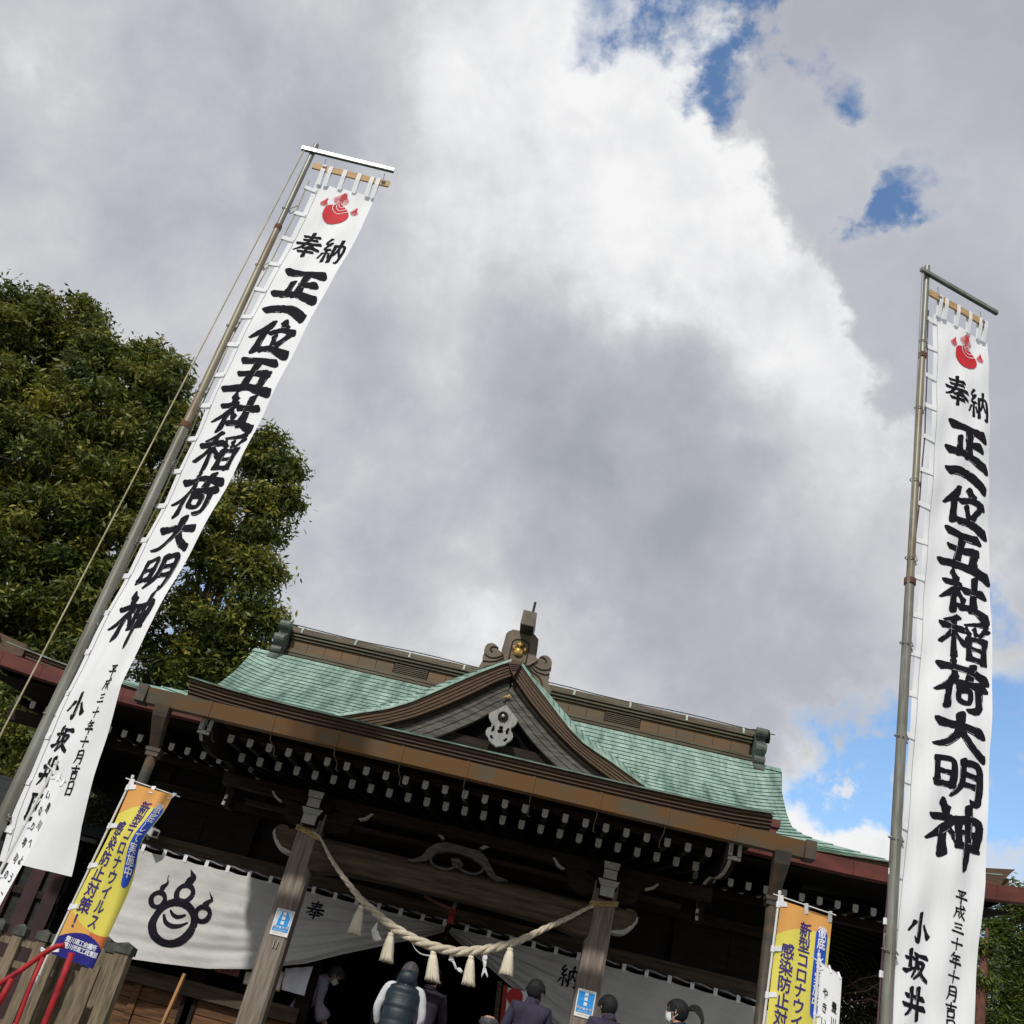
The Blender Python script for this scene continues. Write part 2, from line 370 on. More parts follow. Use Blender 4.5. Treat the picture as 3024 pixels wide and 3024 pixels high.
leafmat('cedar_leaf', (.016, .036, .018), (.095, .135, .022), (.20, .20, .028))
leafmat('shrub_leaf', (.02, .035, .01), (.07, .08, .025), (.13, .12, .04))
#@@BODY
# ================================================================== ground
g = MB(); g.add([(-400, -400, 0), (400, -400, 0), (400, 400, 0), (-400, 400, 0)], [(0, 1, 2, 3)])
tag(g.build('ground', MT['gravel'], fix=False), kind='structure')
pv = MB()
pv.box((-2.2, -16, -.05), (2.2, -3.2, .03))
tag(pv.build('pavement', MT['stone']), kind='structure')

# ================================================================== shrine hall
H = thing('shrine_hall', 'wooden shrine hall with verdigris copper roof, front gable and dark timber porch', 'shrine building', (0, 0, 0))
FZ = GZ - .14                                        # floor level of the hall
def z(v): return GZ + v
# ---- roof surface of the main roof
WV = [(0, 5.75), (.10, 5.38), (.18, 5.05), (.24, 4.72), (.28, 4.35), (.32, 4.05), (.36, 3.93), (.42, 3.87), (.55, 3.89), (.75, 3.95), (.95, 4.04), (1, 4.05)]
def wv(v): return float(np.interp(v, [a for a, b in WV], [b for a, b in WV]))
def roof(x, v):
    w = wv(v); x = max(-w, min(w, x)); e = max(0, (abs(x)-(w-.75))/.75)
    vv = v + (.055*e*e if v > .3 else .055*e*e*max(0, (v-.15))/.15)
    vv = min(vv, 1.0 if e < .05 else max(v, .965))
    Y = .1 + 3.6*vv; Z = 3.30 + .9*vv + 1.25*max(vv, 0)**1.8
    Z += .27*(abs(x)/5.75)**3.2*(1-v)**2.5
    return Vector((x, Y, z(Z)))
NR = 31
tiles = []                                           # (verts, faces)
def sheet_geo(fn, x0, x1, v0, v1, lift=.015, gap=.0012):
    a = fn(x0+gap, v0); b = fn(x1-gap, v0); c = fn(x1-gap, v1); d = fn(x0+gap, v1)
    n = (b-a).cross(d-a).normalized()
    if n.z < 0: n = -n
    jit = random.uniform(-.0015, .0025)
    al, bl_ = a+n*(lift+jit), b+n*(lift+jit); cl, dl = c+n*.002, d+n*.002
    return [al, bl_, cl, dl, a-n*.004, b-n*.004], [(0, 1, 2, 3), (4, 5, 1, 0), (4, 0, 3), (1, 5, 2)], [0, 1, 0, 0]  # lower lip takes the darker tone: patina plus painted seam shadow
TW = .172
for r in range(NR):
    v0, v1 = r/NR, (r+1.12)/NR; v1 = min(v1, 1.0)
    w = wv(v0); off = TW*.5*(r % 2)
    xs = [-6.0]; x = math.ceil((-w+.05)/TW)*TW + off - TW
    while x < w-.05:
        if x > -w+.05: xs.append(x)
        x += TW
    xs.append(6.0)
    for i in range(len(xs)-1):
        tiles.append((sheet_geo(roof, xs[i], xs[i+1], v0, v1), r, (xs[i]+xs[i+1])/2))
deck = MB()
rows = []
for r in range(NR+1):
    v = r/NR; w = wv(v); rows.append([roof(w*s, v) - Vector((0, 0, .03)) for s in np.linspace(-1, 1, 41)])
deck.grid(rows)
# hidden far slopes and gable ends so that the roof is closed
for sx in (-1, 1):
    rr_ = []
    for v in [0, .03, .06, .1, .14, .18, .21, .24, .26, .28, .30, .32, .34, .36, .42, .55, .75, .96]:
        p = roof(sx*wv(v), v); rr_.append([p, Vector((p.x, 7.8-p.y, p.z))])
    deck.grid(rr_)
deck.grid([[Vector((roof(wv(v)*s, v).x, 7.8-roof(wv(v)*s, v).y, roof(wv(v)*s, v).z)) for s in np.linspace(-1, 1, 13)] for v in np.linspace(0, 1, 11)])
RD = deck.build('roof', MT['verdigris'], H, smooth=True)
# sheets: those that show largest (low courses of the open roof, both sides of the gable) are single pieces
def vis(t):
    (_, r, xm) = t; px = 0
    return (abs(xm) > .9 + (NR-r)*.055) and r > 1
order = sorted(range(len(tiles)), key=lambda i: (0 if vis(tiles[i]) else 1, -(abs(tiles[i][2]) < 3.9), abs(tiles[i][1]-16)))
first = set(order[:290])
stuff = MB(); tints = []
def tint_attr(me, vals):
    a = me.attributes.new('tint', 'FLOAT', 'FACE'); a.data.foreach_set('value', vals)
for i, ((vs, fs, ms), r, xm) in enumerate(tiles):
    tv = random.random()
    if i in first:
        q = MB(); q.v = [tuple(v) for v in vs]; q.f = fs; q.m = ms
        o = q.build('copper_sheet', [MT['verdigris'], MT['verdigris_seam_shade']], RD, fix=False); tint_attr(o.data, [tv]*4)
    else:
        b = len(stuff.v); stuff.v += [tuple(v) for v in vs]; stuff.f += [tuple(b+k for k in f) for f in fs]; stuff.m += ms; tints += [tv]*4
o = stuff.build('copper_sheets', [MT['verdigris'], MT['verdigris_seam_shade']], RD, fix=False); tint_attr(o.data, tints); tag(o, kind='stuff')

# ---- porch (kohai) roof in front
def kroof(x, v):                                     # v 0 eave .. 1 meets the main roof
    Y = -1.52 + 2.7*v; Z = 3.125 + .16*v*2.7*.55 + .30*v**1.6
    Z += .05*(abs(x)/2.94)**6*(1-v)
    return Vector((x, Y, z(Z)))
KN = 18; kst = MB(); kt = []
for r in range(KN):
    v0, v1 = r/KN, min(1, (r+1.1)/KN); x = -2.94
    xs = [-2.94]; x = -2.94 + TW*(1 if r % 2 else .5)
    while x < 2.9: xs.append(x); x += TW
    xs.append(2.94)
    for i in range(len(xs)-1):
        vs, fs, ms = sheet_geo(kroof, xs[i], xs[i+1], v0, v1); b = len(kst.v); kst.v += [tuple(v) for v in vs]; kst.f += [tuple(b+k for k in f) for f in fs]; kst.m += ms; kt += [random.random()]*4
kd = MB(); kd.grid([[kroof(2.94*s, r/8)-Vector((0, 0, .03)) for s in np.linspace(-1, 1, 21)] for r in range(9)])
KR = kd.build('porch_roof', MT['verdigris'], H, smooth=True)
o = kst.build('copper_sheets', [MT['verdigris'], MT['verdigris_seam_shade']], KR, fix=False); tint_attr(o.data, kt); tag(o, kind='stuff')
lip = MB()
for s in range(24):
    a = kroof(-2.96+s*5.92/24, 0); b = kroof(-2.96+(s+1)*5.92/24, 0)
    lip.beam(a+Vector((.001, -.012, -.004)), b+Vector((-.001, -.012, -.004)), .040, .010)
lip.build('eave_lip', MT['lip_copper'], KR)

# ---- layered wooden eave edges
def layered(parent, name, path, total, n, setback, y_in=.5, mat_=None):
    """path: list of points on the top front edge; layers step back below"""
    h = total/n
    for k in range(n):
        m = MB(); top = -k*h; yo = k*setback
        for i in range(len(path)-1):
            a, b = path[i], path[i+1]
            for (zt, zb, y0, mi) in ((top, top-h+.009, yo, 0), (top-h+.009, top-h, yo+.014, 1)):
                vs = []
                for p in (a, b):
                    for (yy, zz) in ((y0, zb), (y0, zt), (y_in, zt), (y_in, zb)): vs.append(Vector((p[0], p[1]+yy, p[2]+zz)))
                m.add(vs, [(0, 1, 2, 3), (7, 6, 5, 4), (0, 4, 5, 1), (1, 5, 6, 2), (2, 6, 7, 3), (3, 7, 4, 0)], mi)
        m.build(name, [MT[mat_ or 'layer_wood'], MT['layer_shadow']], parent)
kp = [kroof(x, 0)+Vector((0, 0, -.018)) for x in np.linspace(-2.94, 2.94, 17)]
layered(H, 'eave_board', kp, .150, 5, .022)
for sx in (-1, 1):                                   # side verge of the porch roof, running back
    m = MB()
    for k in range(5):
        zt = -.018-k*.03
        for j in range(1, 10):
            a = kroof(sx*2.94, j/10); b = kroof(sx*2.94, (j+1)/10); xo = sx*(-k*.02)
            for p, q in ((a, b),):
                vs = []
                for w_ in (p, q):
                    for (xx, zz) in ((xo, zt-.021), (xo, zt), (xo-sx*.4, zt), (xo-sx*.4, zt-.021)): vs.append(Vector((w_.x+xx, w_.y+.03, w_.z+zz)))
                m.add(vs, [(0, 1, 2, 3), (7, 6, 5, 4), (0, 4, 5, 1), (1, 5, 6, 2), (2, 6, 7, 3), (3, 7, 4, 0)])
    m.build('verge_board', MT['layer_wood'], H)
# main eaves, both wings
def eave_pt(x, dz=0): p = roof(x, 0); return Vector((p.x, p.y-.02, p.z+dz))
for sx in (-1, 1):
    path = [eave_pt(sx*x, -.012) for x in np.linspace(2.75, 5.78, 13)]
    if sx < 0: path = path[::-1]
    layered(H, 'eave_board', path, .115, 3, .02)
    m = MB()
    for i in range(len(path)-1): m.beam(path[i]+Vector((0, -.01, .012)), path[i+1]+Vector((0, -.01, .012)), .05, .014)
    m.build('eave_lip', MT['lip_copper'], H)
    # side eave going back
    m = MB(); m.beam((sx*5.78, .1, z(3.50)), (sx*5.78, 7.7, z(3.50)), .12, .12); m.build('side_eave', MT['layer_wood'], H)
    m = MB(); m.box((min(sx*5.70, sx*5.90), 2.4, z(2.98)), (max(sx*5.70, sx*5.90), 7.8, z(3.34))); m.build('side_gutter', MT['dark_wood'], H)

# ---- reddish copper gutter of the main roof, in lengths
for sx in (-1, 1):
    xs = np.linspace(2.62, 6.15, 8)
    for i in range(7):
        a, b = xs[i]+.002, xs[i+1]-.002
        def gz(x): return z(3.285 + .12*max(0, (x-3.6)/2.2)**2.2)
        m = MB(); vs = []
        for x in (a, b):
            for (yy, zz) in ((-.12, -.075), (-.14, .075), (.02, .075), (.02, -.075)): vs.append(Vector((sx*x, .06+yy, gz(x)-.05+zz)))
        m.add(vs, [(0, 1, 2, 3), (7, 6, 5, 4), (0, 4, 5, 1), (1, 5, 6, 2), (2, 6, 7, 3), (3, 7, 4, 0)])
        m.build('roof_gutter', MT['red_copper'], H)
    # upturned corner cap of the eave seen against the sky
    m = MB(); c = roof(sx*5.75, 0)
    m.poly([c+Vector((-sx*.25, -.05, .02)), c+Vector((sx*.14, -.05, .09)), c+Vector((sx*.10, -.05, .05)), c+Vector((sx*.02, -.05, -.05)), c+Vector((-sx*.02, -.05, -.13)), c+Vector((-sx*.25, -.05, -.13))], (0, .3, 0))
    m.build('corner_tip', MT['layer_wood'], H)
# short overflow spouts at the kohai corners
for sx in (-1, 1):
    m = MB()
    p = P(632, 2040, -.9) if sx < 0 else P(2282, 2440, -.9)
    m.box((p.x-.06, p.y-.06, p.z-.02), (p.x+.06, p.y+.06, p.z+.06)); m.box((p.x-.035, p.y-.035, p.z-.22), (p.x+.035, p.y+.035, p.z-.02))
    m.build('spout', MT['red_copper'], H)

# ---- porch gutter
GY = -1.72
for i in range(10):
    x0 = -3.22 + i*.644; x1 = x0+.644
    m = MB(); vs = []
    for x in (x0+.002, x1-.002):
        for (yy, zz) in ((.015, -.145), (-.02, 0), (.12, 0), (.12, -.145)): vs.append(Vector((x, GY+yy, z(2.925)+zz)))
    m.add(vs, [(0, 1, 2, 3), (7, 6, 5, 4), (0, 4, 5, 1), (1, 5, 6, 2), (2, 6, 7, 3), (3, 7, 4, 0)])
    gp = m.build('gutter', MT['gutter_copper'], H)
for i in range(9):
    x = -3.22 + (i+1)*.644
    m = MB(); m.poly([Vector((x-.012, GY-.024, z(2.93))), Vector((x+.012, GY-.024, z(2.93))), Vector((x+.012, GY+.011, z(2.777))), Vector((x-.012, GY+.011, z(2.777)))], (0, -.004, 0))
    gj = m.build('gutter_strap', MT['gutter_copper'], H)
    m = MB(); m.tube([(x, GY+.06, z(2.78)), (x, GY+.10, z(2.72)), (x+.005, GY+.35, z(2.72)), (x+.005, GY+.38, z(2.66)), (x+.03, GY+.42, z(2.66))], .0045, 6)
    m.build('hanger', MT['gutter_joint'], gj)
for sx in (-1, 1):
    X = sx*3.03; m = MB()
    # hopper: tapering box that leans back to the pipe
    rings = [(GY+.0, 2.79, .075, .06), (GY+.03, 2.68, .070, .06), (GY+.12, 2.54, .055, .055), (GY+.22, 2.40, .048, .05)]
    rr = []
    for (yy, zz, wx, wy) in rings: rr.append([Vector((X+a*wx, yy+.05+b*wy, z(zz))) for a, b in ((-1, -1), (1, -1), (1, 1), (-1, 1))])
    m.grid(rr, closed=True); m.build('gutter_hopper', MT['pipe_copper'], H)
    m = MB(); yy = GY+.27
    m.box((X-.072, yy-.065, z(2.385)), (X+.072, yy+.065, z(2.42))); m.box((X-.062, yy-.055, z(2.34)), (X+.062, yy+.055, z(2.385)))
    m.build('pipe_collar', MT['pipe_copper'], H)
    m = MB(); m.tube([(X, yy, z(2.34)), (X, yy, .35)], .052, 12); o = m.build('rain_pipe', MT['pipe_copper'], H, smooth=True)
    # gutter end box
    m = MB(); m.box((sx*3.22 if sx > 0 else -3.32, GY-.03, z(2.77)), (3.32 if sx > 0 else -3.22, GY+.13, z(2.94))); m.build('gutter_end', MT['pipe_copper'], H)

# ---- rafters with whitened ends
def rafter(x, y, zc, length, rise, w=.058, h=.085, parent=H):
    m = MB(); d = Vector((0, length, rise)); a = Vector((x, y, zc)); m.beam(a, a+d, w, h); o = m.build('rafter', MT['dark_wood'], parent)
    t = MB(); hw, hh, c = w/2+.0015, h/2+.0015, .014
    pr = [(-hw, hh), (hw, hh), (hw, -hh+c), (hw-c, -hh), (-hw+c, -hh), (-hw, -hh+c)]
    dn = d.normalized(); upv = Vector((0, -dn.z, dn.y))
    t.poly([a - dn*.006 + Vector((px_, 0, 0)) + upv*pz_ for px_, pz_ in pr], dn*.02)
    t.build('rafter_tip', MT['white_paint'], o)
for i in range(25): rafter(-2.445+i*.2035, -1.15, z(2.765), .9, .10, .055, .078)
for i in range(25): rafter(-2.40+i*.2, -.70, z(2.715), 2.3, .42, .058, .086)
for sx in (-1, 1):
    for i in range(16):
        x = 2.565+i*.195; zz = 2.885 + .006*i + .09*max(0, (x-4.4)/1.3)**2
        rafter(sx*x, .40, z(zz), 1.1, .14, .056, .08)
        if i < 15: rafter(sx*(x+.02), .88, z(zz+.055), .9, .22, .056, .085)
# boards above the rafters
m = MB(); m.add([(-2.9, -1.42, z(2.93)), (2.9, -1.42, z(2.93)), (2.9, 1.6, z(3.28)), (-2.9, 1.6, z(3.28))], [(0, 1, 2, 3)]); m.add([(-2.9, -1.42, z(2.96)), (2.9, -1.42, z(2.96)), (2.9, 1.6, z(3.31)), (-2.9, 1.6, z(3.31))], [(0, 1, 2, 3)])
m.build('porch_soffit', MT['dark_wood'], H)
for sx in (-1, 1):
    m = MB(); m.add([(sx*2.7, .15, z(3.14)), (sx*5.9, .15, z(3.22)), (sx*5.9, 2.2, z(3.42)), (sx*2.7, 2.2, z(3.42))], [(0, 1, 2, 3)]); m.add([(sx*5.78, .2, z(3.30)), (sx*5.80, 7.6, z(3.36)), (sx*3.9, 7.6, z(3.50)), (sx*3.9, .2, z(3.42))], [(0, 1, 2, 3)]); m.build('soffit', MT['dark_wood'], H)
    for i in range(22):
        yy = 1.6+i*.27; rf = MB(); rf.beam((sx*5.55, yy, z(3.22)), (sx*4.0, yy, z(3.42)), .056, .08); rf.build('rafter', MT['dark_wood'], H)
m = MB(); m.beam((-2.75, -1.0, z(2.85)), (2.75, -1.0, z(2.85)), .10, .05); m.build('fascia_beam', MT['dark_wood_x'], H)
m = MB(); m.beam((-2.7, 0, z(2.62)), (2.7, 0, z(2.62)), .14, .12); m.build('purlin', MT['dark_wood_x'], H)
for sx in (-1, 1):
    m = MB(); m.beam((sx*2.55, 1.15, z(2.95)), (sx*5.9, 1.15, z(3.02)), .12, .14); m.build('purlin', MT['dark_wood_x'], H)

# ---- porch end boards, curved, with whitened edge
S7 = 2.415
def c7(x, y): return (1600+x/S7, 2350+y/S7)
for sx in (-1, 1):
    X = sx*2.62
    prof = [(-1.50, 2.86), (-1.47, 2.66), (-1.30, 2.60), (-1.14, 2.585), (-.80, 2.62), (-.50, 2.69), (-.33, 2.705), (-.16, 2.70), (-.02, 2.66), (.08, 2.58), (.11, 2.46), (.08, 2.36)]
    top = [(.30, 2.36), (.36, 2.7), (.3, 3.0), (-.6, 2.95), (-1.2, 2.90)]
    m = MB(); m.poly([Vector((X-.04, y, z(q))) for y, q in prof+top], (.08, 0, 0)); o = m.build('end_board', MT['dark_wood'], H)
    e = MB(); e2 = MB(); pr = [Vector((X, y, z(q))) for y, q in cr_spline(prof, 4)]
    for i in range(len(pr)-1):
        if sx < 0 and 5 < i < 30: continue
        d = (pr[i+1]-pr[i]).normalized(); nn = Vector((0, -d.z, d.y))
        vs = []
        for p in (pr[i], pr[i+1]):
            for a_, b_ in ((-.042, -.004), (-.010, -.004), (-.010, .006), (-.042, .006)): vs.append(p+Vector((a_, 0, 0))+nn*b_)
        (e2 if sx < 0 and i > 20 else e).add(vs, [(0, 1, 2, 3), (7, 6, 5, 4), (0, 4, 5, 1), (1, 5, 6, 2), (2, 6, 7, 3), (3, 7, 4, 0)])
    e.build('white_edge', MT['white_paint'], o)
    if sx < 0 and e2.v: e2.build('white_edge', MT['white_paint'], o)
    e = MB(); p = (X, -1.52, z(2.76))
    for dx in (-.055, .03): e.box((X+dx, -1.53, z(2.68)), (X+dx+.035, -1.505, z(2.88)))
    e.box((X-.055, -1.53, z(2.655)), (X+.065, -1.505, z(2.69)))
    e.build('white_end', MT['white_paint'], o)

# ---- porch pillars
PZ = 2.30
pil = {}
for sx in (-1, 1):
    X = sx*1.6; m = MB(); hw = .125; c = .03
    pr = [(-hw+c, -hw), (hw-c, -hw), (hw, -hw+c), (hw, hw-c), (hw-c, hw), (-hw+c, hw), (-hw, hw-c), (-hw, -hw+c)]
    m.grid([[Vector((X+a, b, zz)) for a, b in pr] for zz in (FZ+.10, FZ+.2, z(1.0), z(2.48))], closed=True)
    m.add([(X+a, b, z(2.48)) for a, b in pr], [tuple(range(8))])
    pil[sx] = m.build('pillar', MT['gray_wood'], H)
    m = MB(); m.grid([[Vector((X+a*k, b*k, zz)) for a, b in pr] for k, zz in ((1.9, FZ+.001), (1.8, FZ+.05), (1.35, FZ+.10))], closed=True); m.add([(X+a*1.35, b*1.35, FZ+.10) for a, b in pr], [tuple(range(8))]); m.build('pillar_base', MT['stone'], H)
    # bracket stack: great bearing block, arm end, small block, beam end
    b0 = MB(); w, h0 = .17, 2.40
    b0.grid([[Vector((X+a*q, b*q-.02, z(zz))) for a, b in ((-1, -1), (1, -1), (1, 1), (-1, 1))] for q, zz in ((.105, h0), (.115, h0+.09), (.165, h0+.15), (.165, h0+.21))], closed=True)
    b0.build('bearing_block', MT['dark_wood'], H)
    for (wx, z0, z1, yf, taper, mt) in ((.070, 2.30, 2.40, -.30, .075, 0), (.082, 2.405, 2.47, -.29, .115, 0), (.068, 2.475, 2.565, -.33, .068, 0), (.075, 2.57, 2.64, -.35, .085, 1)):
        m = MB()
        m.add([(X-wx, yf, z(z0)), (X+wx, yf, z(z0)), (X+taper, yf, z(z1)), (X-taper, yf, z(z1)), (X-wx, -.13, z(z0)), (X+wx, -.13, z(z0)), (X+taper, -.13, z(z1)), (X-taper, -.13, z(z1))],
              [(0, 1, 2, 3), (7, 6, 5, 4), (0, 4, 5, 1), (1, 5, 6, 2), (2, 6, 7, 3), (3, 7, 4, 0)])
        o = m.build('bracket', MT['dark_wood'], H)
        e = MB(); e.add([(X-wx-.001, yf-.006, z(z0)), (X+wx+.001, yf-.006, z(z0)), (X+taper, yf-.006, z(z1)), (X-taper, yf-.006, z(z1)), (X-wx, yf-.001, z(z0)), (X+wx, yf-.001, z(z0)), (X+taper, yf-.001, z(z1)), (X-taper, yf-.001, z(z1))],
              [(0, 1, 2, 3), (7, 6, 5, 4), (0, 4, 5, 1), (1, 5, 6, 2), (2, 6, 7, 3), (3, 7, 4, 0)])
        e.build('bracket_end', MT['white_paint'], o)
# carved brackets either side of each pillar, and their whitened tips
S5 = 4.83
def c5(x, y): return (760+x/S5, 2250+y/S5)
carv = [[c5(*p) for p in ((215, 410), (345, 555), (400, 640), (372, 735), (420, 830), (560, 880), (640, 900), (700, 860), (720, 720), (640, 520), (430, 460))],
        [c5(*p) for p in ((1000, 1010), (1150, 1030), (1290, 1005), (1340, 900), (1400, 850), (1440, 810), (1560, 800), (1650, 740), (1400, 720), (1200, 700), (980, 760), (930, 900))]]
tips = [[c5(*p) for p in ((205, 425), (228, 405), (262, 470), (300, 510), (352, 552), (328, 570), (280, 535), (235, 490))],
        [c5(*p) for p in ((1435, 805), (1520, 795), (1570, 770), (1625, 735), (1665, 750), (1600, 790), (1550, 825), (1465, 835))]]
nose = [c5(*p) for p in ((540, 1335), (470, 1300), (390, 1270), (320, 1235), (285, 1180), (255, 1130), (232, 1070), (222, 1010), (245, 945), (300, 900), (360, 885), (430, 910), (460, 950), (560, 950), (640, 960), (640, 1330))]
nedge = [c5(*p) for p in ((262, 945), (236, 960), (218, 1010), (225, 1060), (240, 1120), (262, 1170), (285, 1215), (320, 1250), (390, 1285), (470, 1305), (485, 1280), (420, 1240), (350, 1205), (310, 1150), (300, 1120), (268, 1085), (265, 1040), (250, 1010))]
for sx in (-1, 1):
    def tr(pts, Y):
        out = [P(px, py, Y) for px, py in pts]
        if sx > 0: out = [Vector((-v.x, v.y, v.z)) for v in out]
        return out
    for cv, tp in zip(carv, tips):
        m = MB(); m.poly(tr(cv, -.06), (0, .12, 0)); o = m.build('carved_bracket', MT['dark_wood_x'], H)
        e = MB(); e.poly(tr(tp, -.085), (0, .06, 0)); e.build('white_edge', MT['white_paint'], o)
    m = MB(); m.poly(tr(nose, -.07), (0, .15, 0)); o = m.build('nosing', MT['beam_wood'], H)
    e = MB(); e.poly(tr(nedge, -.085), (0, .165, 0)); e.build('white_edge', MT['white_paint'], o)
# white tips over the frog-leg strut
for pts in (((822, 105), (842, 102), (888, 165), (870, 170)), ((1105, 225), (1165, 192), (1197, 198), (1180, 212), (1125, 232))):
    m = MB(); m.poly([P(900+x/2.147, 2400+y/2.147, -.07) for x, y in pts], (0, .05, 0)); m.build('white_edge', MT['white_paint'], H)
# ---- rainbow beam
m = MB(); top = []; bot = []
for t in np.linspace(-1, 1, 25):
    x = 1.5*t; top.append((x, 2.235+.01*(1-t*t))); bot.append((x, 1.93 + .03*(1-t*t) + (-.07*max(0, (abs(t)-.62)/.38)**.7 if abs(t) > .62 else 0)*-1*0 - .05*max(0, (abs(t)-.72)/.28)))
rows = []
for i in range(25):
    (x, zt), (_, zb) = top[i], bot[i]; zm = (zt+zb)/2; hh = (zt-zb)/2
    rows.append([Vector((x, y*.5, z(zm+q*hh))) for y, q in ((-.20, -1), (-.25, -.8), (-.27, -.2), (-.27, .5), (-.22, 1), (.22, 1), (.27, .5), (.27, -.2), (.25, -.8), (.20, -1))])
m.grid(rows, closed=True); BE = m.build('rainbow_beam', MT['beam_wood'], H, smooth=True)
# frog-leg strut on the beam with carved ring
S6 = 2.147
def c6(x, y): return (900+x/S6, 2400+y/S6)
leg = [c6(*p) for p in ((640, 300), (700, 290), (745, 270), (780, 225), (830, 195), (900, 185), (960, 200), (1040, 225), (1110, 240), (1150, 280), (1185, 350), (1215, 400), (1290, 430), (1215, 432), (1165, 395), (1120, 330), (1060, 285), (980, 255), (900, 240), (840, 250), (810, 275), (770, 300), (700, 312))]
m = MB(); m.poly([P(x, y, -.19) for x, y in leg], (0, .10, 0)); KM = m.build('frog_leg_strut', MT['weathered_board'], H)
m = MB()
for cx, cy, rr_ in ((965, 312, 26), (940, 300, 14), (990, 330, 14), (965, 340, 14), (945, 325, 12)):
    q = P(*c6(cx, cy), -.2); m.ball(q, (rr_/S6/262, .03, rr_/S6/262), 12, 8)
m.build('carved_flower', MT['weathered_board'], KM, smooth=True)
m = MB(); m.tube([P(*c6(x, y), -.18) for x, y in cr_spline([(805, 275), (800, 310), (840, 345), (900, 358), (950, 345), (975, 350), (1020, 375), (1075, 388), (1120, 372), (1135, 345)], 4)], .014, 6)
m.build('carved_vine', MT['weathered_board'], KM, smooth=True)
m = MB(); m.beam((-2.4, .02, z(2.44)), (2.4, .02, z(2.44)), .07, .05); m.build('tie_rail', MT['dark_wood_x'], H)

# ---- front gable
def cp(x, y): return (1400+x/6.825, 2050+y/6.825)
GYY = .30
S1 = 1.932
def c1(x, y): return (700+x/S1, 1750+y/S1)
S2 = 1.61
def c2(x, y): return (1500+x/S2, 1850+y/S2)
gtopL = [c1(*p) for p in ((500, 716), (640, 695), (860, 662), (1000, 622), (1200, 535), (1400, 450), (1540, 398), (1566, 392))]
def c8(x, y): return (1500+x/2.184, 1900+y/2.184)
gtopR = [c8(*p) for p in ((88, 138), (150, 228), (230, 330), (305, 430), (395, 545), (480, 635), (560, 692), (650, 750), (760, 830), (850, 895), (955, 968))]
glowL = [c1(*p) for p in ((560, 775), (700, 768), (860, 740), (1010, 702), (1170, 642), (1330, 572), (1480, 497), (1572, 464))]
glowR = [c8(*p) for p in ((40, 212), (100, 302), (160, 385), (232, 472), (322, 570), (420, 668), (512, 747), (600, 815), (700, 888), (800, 950))]
gray_lowL = [c1(*p) for p in ((900, 880), (1060, 830), (1200, 780), (1350, 716), (1450, 662), (1535, 622))]
gray_lowR = [c8(*p) for p in ((-50, 330), (0, 400), (70, 490), (130, 572), (200, 652), (290, 742), (390, 832), (470, 900))]
def resample(px, n):
    pts = [Vector((a, b, 0)) for a, b in px]; L = [0]
    for i in range(1, len(pts)): L.append(L[-1]+(pts[i]-pts[i-1]).length)
    out = []
    for t in np.linspace(0, L[-1], n): out.append((float(np.interp(t, L, [p.x for p in pts])), float(np.interp(t, L, [p.y for p in pts]))))
    return out
GB = thing('gable', None, None); GB.parent = H
def band(parent, name, A, B, y0, y1, mats, n=26, k=1, step=.0, depth=.5):
    """strip between image-traced curves A (outer) and B (inner), k layers, each a piece"""
    A = [P(*p, GYY) for p in resample(A, n)]; B = [P(*p, GYY) for p in resample(B, n)]
    outs = []
    for j in range(k):
        t0, t1 = j/k, (j+1)/k - (.10/k if k > 1 else 0); yo = y0+step*j
        m = MB(); rows = []
        for a, b in zip(A, B):
            p = a.lerp(b, t0); q = a.lerp(b, t1)
            rows.append([Vector((p.x, p.y+yo, p.z)), Vector((q.x, q.y+yo, q.z)), Vector((q.x, q.y+y1, q.z)), Vector((p.x, p.y+y1, p.z))])
        m.grid(rows, closed=True); m.add(rows[0], [(0, 1, 2, 3)]); m.add(rows[-1], [(3, 2, 1, 0)])
        outs.append(m.build(name, mats, parent))
    return outs
band(GB, 'verge_board', gtopL, glowL, 0, .55, MT['layer_wood'], k=5, step=.012)
band(GB, 'verge_board', gtopR, glowR, 0, .55, MT['layer_wood'], k=5, step=.012)
def shiftc(c, d): return [(a, b+d) for a, b in c]
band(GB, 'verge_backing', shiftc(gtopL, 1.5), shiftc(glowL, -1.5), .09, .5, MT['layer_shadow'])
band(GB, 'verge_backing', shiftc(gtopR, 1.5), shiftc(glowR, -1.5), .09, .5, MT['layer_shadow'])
def mid(A, B, t, n=26):
    A = resample(A, n); B = resample(B, n); return [(a[0]*(1-t)+b[0]*t, a[1]*(1-t)+b[1]*t) for a, b in zip(A, B)]
gl2L = [c1(*p) for p in ((700, 812), (860, 772), (1010, 724), (1170, 664), (1330, 594), (1480, 518), (1560, 486))]
gl2R = [c8(*p) for p in ((30, 250), (90, 335), (160, 424), (242, 522), (340, 630), (440, 722), (540, 800), (640, 870), (740, 935))]
band(GB, 'bargeboard_trim', glowL, gl2L, .10, .20, MT['dark_wood_x'])
band(GB, 'bargeboard_trim', glowR, gl2R, .10, .20, MT['dark_wood_x'])
band(GB, 'bargeboard', gl2L, gray_lowL, .14, .22, MT['weathered_board'], k=3, step=.004)
band(GB, 'bargeboard', gl2R, gray_lowR, .14, .22, MT['weathered_board'], k=3, step=.004)
